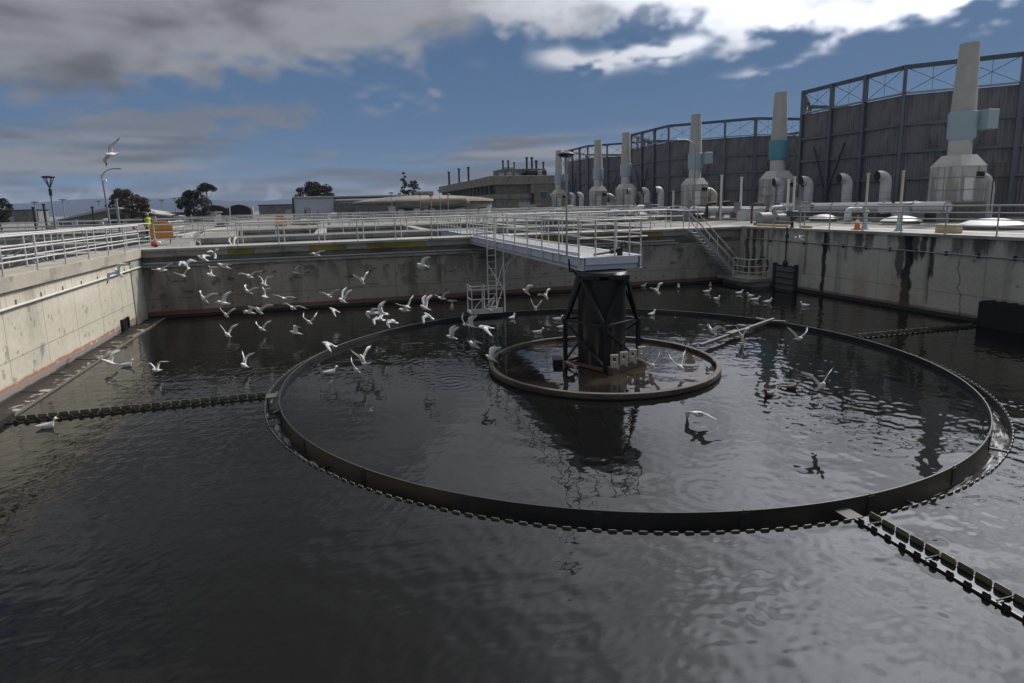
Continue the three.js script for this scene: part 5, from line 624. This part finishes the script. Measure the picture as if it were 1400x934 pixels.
// [u, v, wing length in photo px tip to tip, image angle of left wing, of right wing (degrees up), heading (0 away, 180 towards camera), bend, dark]
const flying = [
  [152, 211, 50, -40, 56, 165, -6, 1], [162, 373, 46, -38, 62, 60, -30, 0], [266, 327, 30, 100, 70, 100, 8, 0], [319, 336, 30, 62, 80, 170, 12, 0], [277, 353, 34, 12, 20, 95, 0, 0], [294, 350, 32, 40, 60, 30, -30, 0],
  [221, 369, 42, 2, 30, 170, 6, 0], [254, 362, 34, 10, 28, 70, -20, 0], [250, 377, 34, 22, 52, 190, 4, 0], [288, 376, 40, 62, 50, 180, -45, 0], [306, 364, 42, 8, 14, 130, 8, 0], [341, 378, 42, 12, 22, 185, -8, 0], [361, 389, 40, 48, 44, 175, -28, 0], [340, 399, 36, 46, 30, 160, 6, 0], [362, 406, 38, 70, 60, 180, -35, 0], [388, 408, 38, 16, -2, 180, -10, 0],
  [279, 409, 42, 54, 32, 175, 4, 0], [305, 414, 44, -4, 64, 150, 4, 0], [309, 431, 34, 54, 42, 185, 6, 0], [341, 427, 38, -14, 30, 140, -10, 0], [354, 425, 46, 22, 28, 180, 0, 0], [400, 421, 40, 18, -6, 180, -16, 0], [311, 458, 44, 52, 54, 180, -6, 0], [358, 450, 36, 42, 52, 170, 4, 0], [423, 441, 40, 58, 60, 180, 20, 0], [404, 455, 40, 30, 40, 120, -40, 0], [406, 373, 30, 30, 60, 120, 0, 1], [432, 348, 36, 4, 24, 150, 4, 0],
  [450, 405, 42, 18, 32, 180, -12, 0], [468, 411, 44, 98, 62, 160, 4, 0], [457, 424, 34, -30, -34, 110, -26, 0], [495, 384, 38, 42, 64, 185, 6, 0], [578, 363, 40, -22, 50, 120, -4, 0], [509, 428, 44, -36, 20, 130, -18, 0], [521, 428, 40, 50, 62, 90, -10, 0], [519, 436, 38, -20, 10, 60, -20, 0], [536, 440, 40, -26, -20, 80, -24, 0], [557, 420, 40, 16, 68, 165, 4, 0], [553, 424, 36, -10, 14, 120, -10, 0], [581, 421, 46, 70, 84, 140, 4, 1], [586, 432, 40, -30, -42, 70, -10, 0],
  [604, 408, 36, 14, 40, 150, -6, 0], [618, 420, 34, 60, 52, 180, -40, 0], [636, 444, 38, 76, 58, 165, 10, 0], [644, 446, 36, 60, 84, 120, 0, 0], [664, 448, 52, -28, -30, 100, -28, 0], [617, 461, 36, 88, 74, 120, 10, 0], [648, 472, 40, 0, 24, 100, -10, 0], [671, 425, 32, 14, 80, 160, 0, 0], [719, 399, 32, 80, 84, 100, 0, 1], [732, 422, 34, 66, 56, 180, 6, 0], [746, 405, 26, 10, 84, 150, 0, 0],
  [450, 471, 46, -24, -20, 100, -22, 0], [495, 491, 52, 40, 72, 170, 6, 0], [488, 507, 34, 62, 36, 180, 6, 0], [334, 500, 34, 74, 60, 180, -20, 0], [150, 496, 44, 10, 82, 150, 4, 0], [214, 506, 46, 24, 34, 180, -36, 0], [671, 490, 40, 64, 80, 120, 0, 0], [781, 499, 44, -30, -26, 110, -24, 1], [891, 501, 44, 34, 56, 175, 4, 1], [930, 502, 54, 42, 84, 150, 6, 0], [956, 566, 66, -30, -4, 110, -16, 0], [974, 453, 46, 20, 26, 120, -20, 0], [1092, 463, 48, 52, 46, 180, 6, 0], [1123, 528, 70, 40, 56, 170, -6, 0], [898, 398, 34, 18, 84, 130, 0, 0], [1092, 326, 30, 30, 14, 60, 0, 0], [1014, 461, 28, 60, 70, 150, 0, 0],
];
const rad = Math.PI / 180, birdRand = rng(77);
flying.forEach(([u, v, span, aL, aR, head, bend, dark], i) => {
  const water = onY(u, v, 0.12).sub(EYE).dot(fwd), D = Math.min(FOC * 1.16 / span * 0.98, v > 300 ? water * (v > 440 ? 0.97 : 0.9) : 1e9), p = atDepth(u, v, D);
  const flip = Math.cos(head * rad) < 0, l = flip ? aR : aL, r = flip ? aL : aR, bank = (r - l) / 2, mean = (l + r) / 2; // bank the bird, then raise both wings alike
  const raise = clamp(mean, -34, 78), g = birdGeometry({ left: [(raise - bend) * rad, (raise + bend) * rad, 0.6], right: [(raise - bend) * rad, (raise + bend) * rad, 0.6], backGrey: true, grey: dark ? [0.27, 0.27, 0.275] : undefined, white: i === 59 ? [0.42, 0.38, 0.33] : undefined });
  const pose = mean > 48 ? 'wings raised high' : mean > 18 ? 'wings in a shallow V' : mean > -8 ? 'wings spread level' : 'wings beating down', tilt = Math.abs(bank) > 22 ? ', banking' : '';
  const near = u < 250 && v < 300 ? 'against the sky' : u < 330 ? (v < 345 ? 'near the wooden hood' : 'near the sunlit wall') : u < 470 && v < 460 ? 'before the shaded back wall' : u < 640 && v < 460 ? 'over the ring rim' : u < 780 ? 'near the hanging platform' : u < 1000 && v > 480 ? 'over water beside the pier' : 'before the drip-stained wall';
  const o = single('gull', g, birdMat, (dark ? 'grey-winged' : 'white') + ' gull flying with ' + pose + tilt + ' ' + near, 'gull', 'gulls in flight, ' + pose + ' ' + near);
  o.position.copy(p); o.rotation.order = 'YXZ'; o.rotation.set(i === 0 ? 0.1 : -0.12 - birdRand() * 0.65, Math.PI - YAW + (head + (birdRand() - 0.5) * 14) * rad, -bank * rad);
  o.scale.setScalar(0.96 + 0.1 * birdRand());
  if (Math.abs(D - water * 0.97) < 0.01) splash.push([p.x, p.z, 0.004, 1.1]);
});
const sitting = [[65, 585, 70, 0], [174, 501, 80, 0], [452, 511, 75, 0], [736, 456, 100, 0], [763, 438, 110, 0], [769, 449, 90, 0], [891, 431, 60, 0], [971, 391, 200, 0], [967, 400, 95, 0], [980, 410, 160, 0], [1011, 402, 80, 0], [1026, 406, 250, 0], [1033, 411, 110, 0], [1050, 414, 85, 0], [1100, 419, 270, 0], [928, 394, 10, 0], [1051, 541, 240, 1], [1082, 532, 100, 1], [880, 392, 60, 0], [700, 436, 40, 0]];
const floatGeo = [birdGeometry({ float: true }), birdGeometry({ float: true, white: [0.14, 0.09, 0.055], grey: [0.09, 0.06, 0.04], bill: [0.2, 0.15, 0.05] })];
sitting.forEach(([u, v, head, duck]) => {
  const p = onY(u, v, 0.0), o = mesh(duck ? 'duck' : 'gull', floatGeo[duck], birdMat); p.y = 0.005; o.position.copy(p); o.rotation.y = Math.PI - YAW - head * rad; o.scale.setScalar(duck ? 0.95 : 1.05); splash.push([p.x, p.z, 0.0035, 1.4]);
  const where = duck ? 'inside the ring between pier and drip-stained wall' : u < 120 ? 'beside the trough leading to the sunlit wall' : u < 200 ? 'close to the sunlit wall' : u < 500 ? 'just inside the ring rim' : u < 800 ? 'inside the ring behind the centre well' : u > 955 ? 'in the shade before the corner landing' : 'behind the pier';
  tag(o, (duck ? 'brown duck' : 'white gull with grey back') + ' floating ' + where, duck ? 'duck' : 'gull', (duck ? 'ducks' : 'gulls') + ' floating ' + where);
});
{ const r = rng(9); for (let i = 0; i < 26; i++) { const a = r() * 6.28, q = 4 + r() * 5; splash.push([OX + Math.cos(a) * q, OZ + Math.sin(a) * q, 0.002 + 0.002 * r(), 0.8 + r()]); } }
buildWater();
renderer.render(scene, camera);
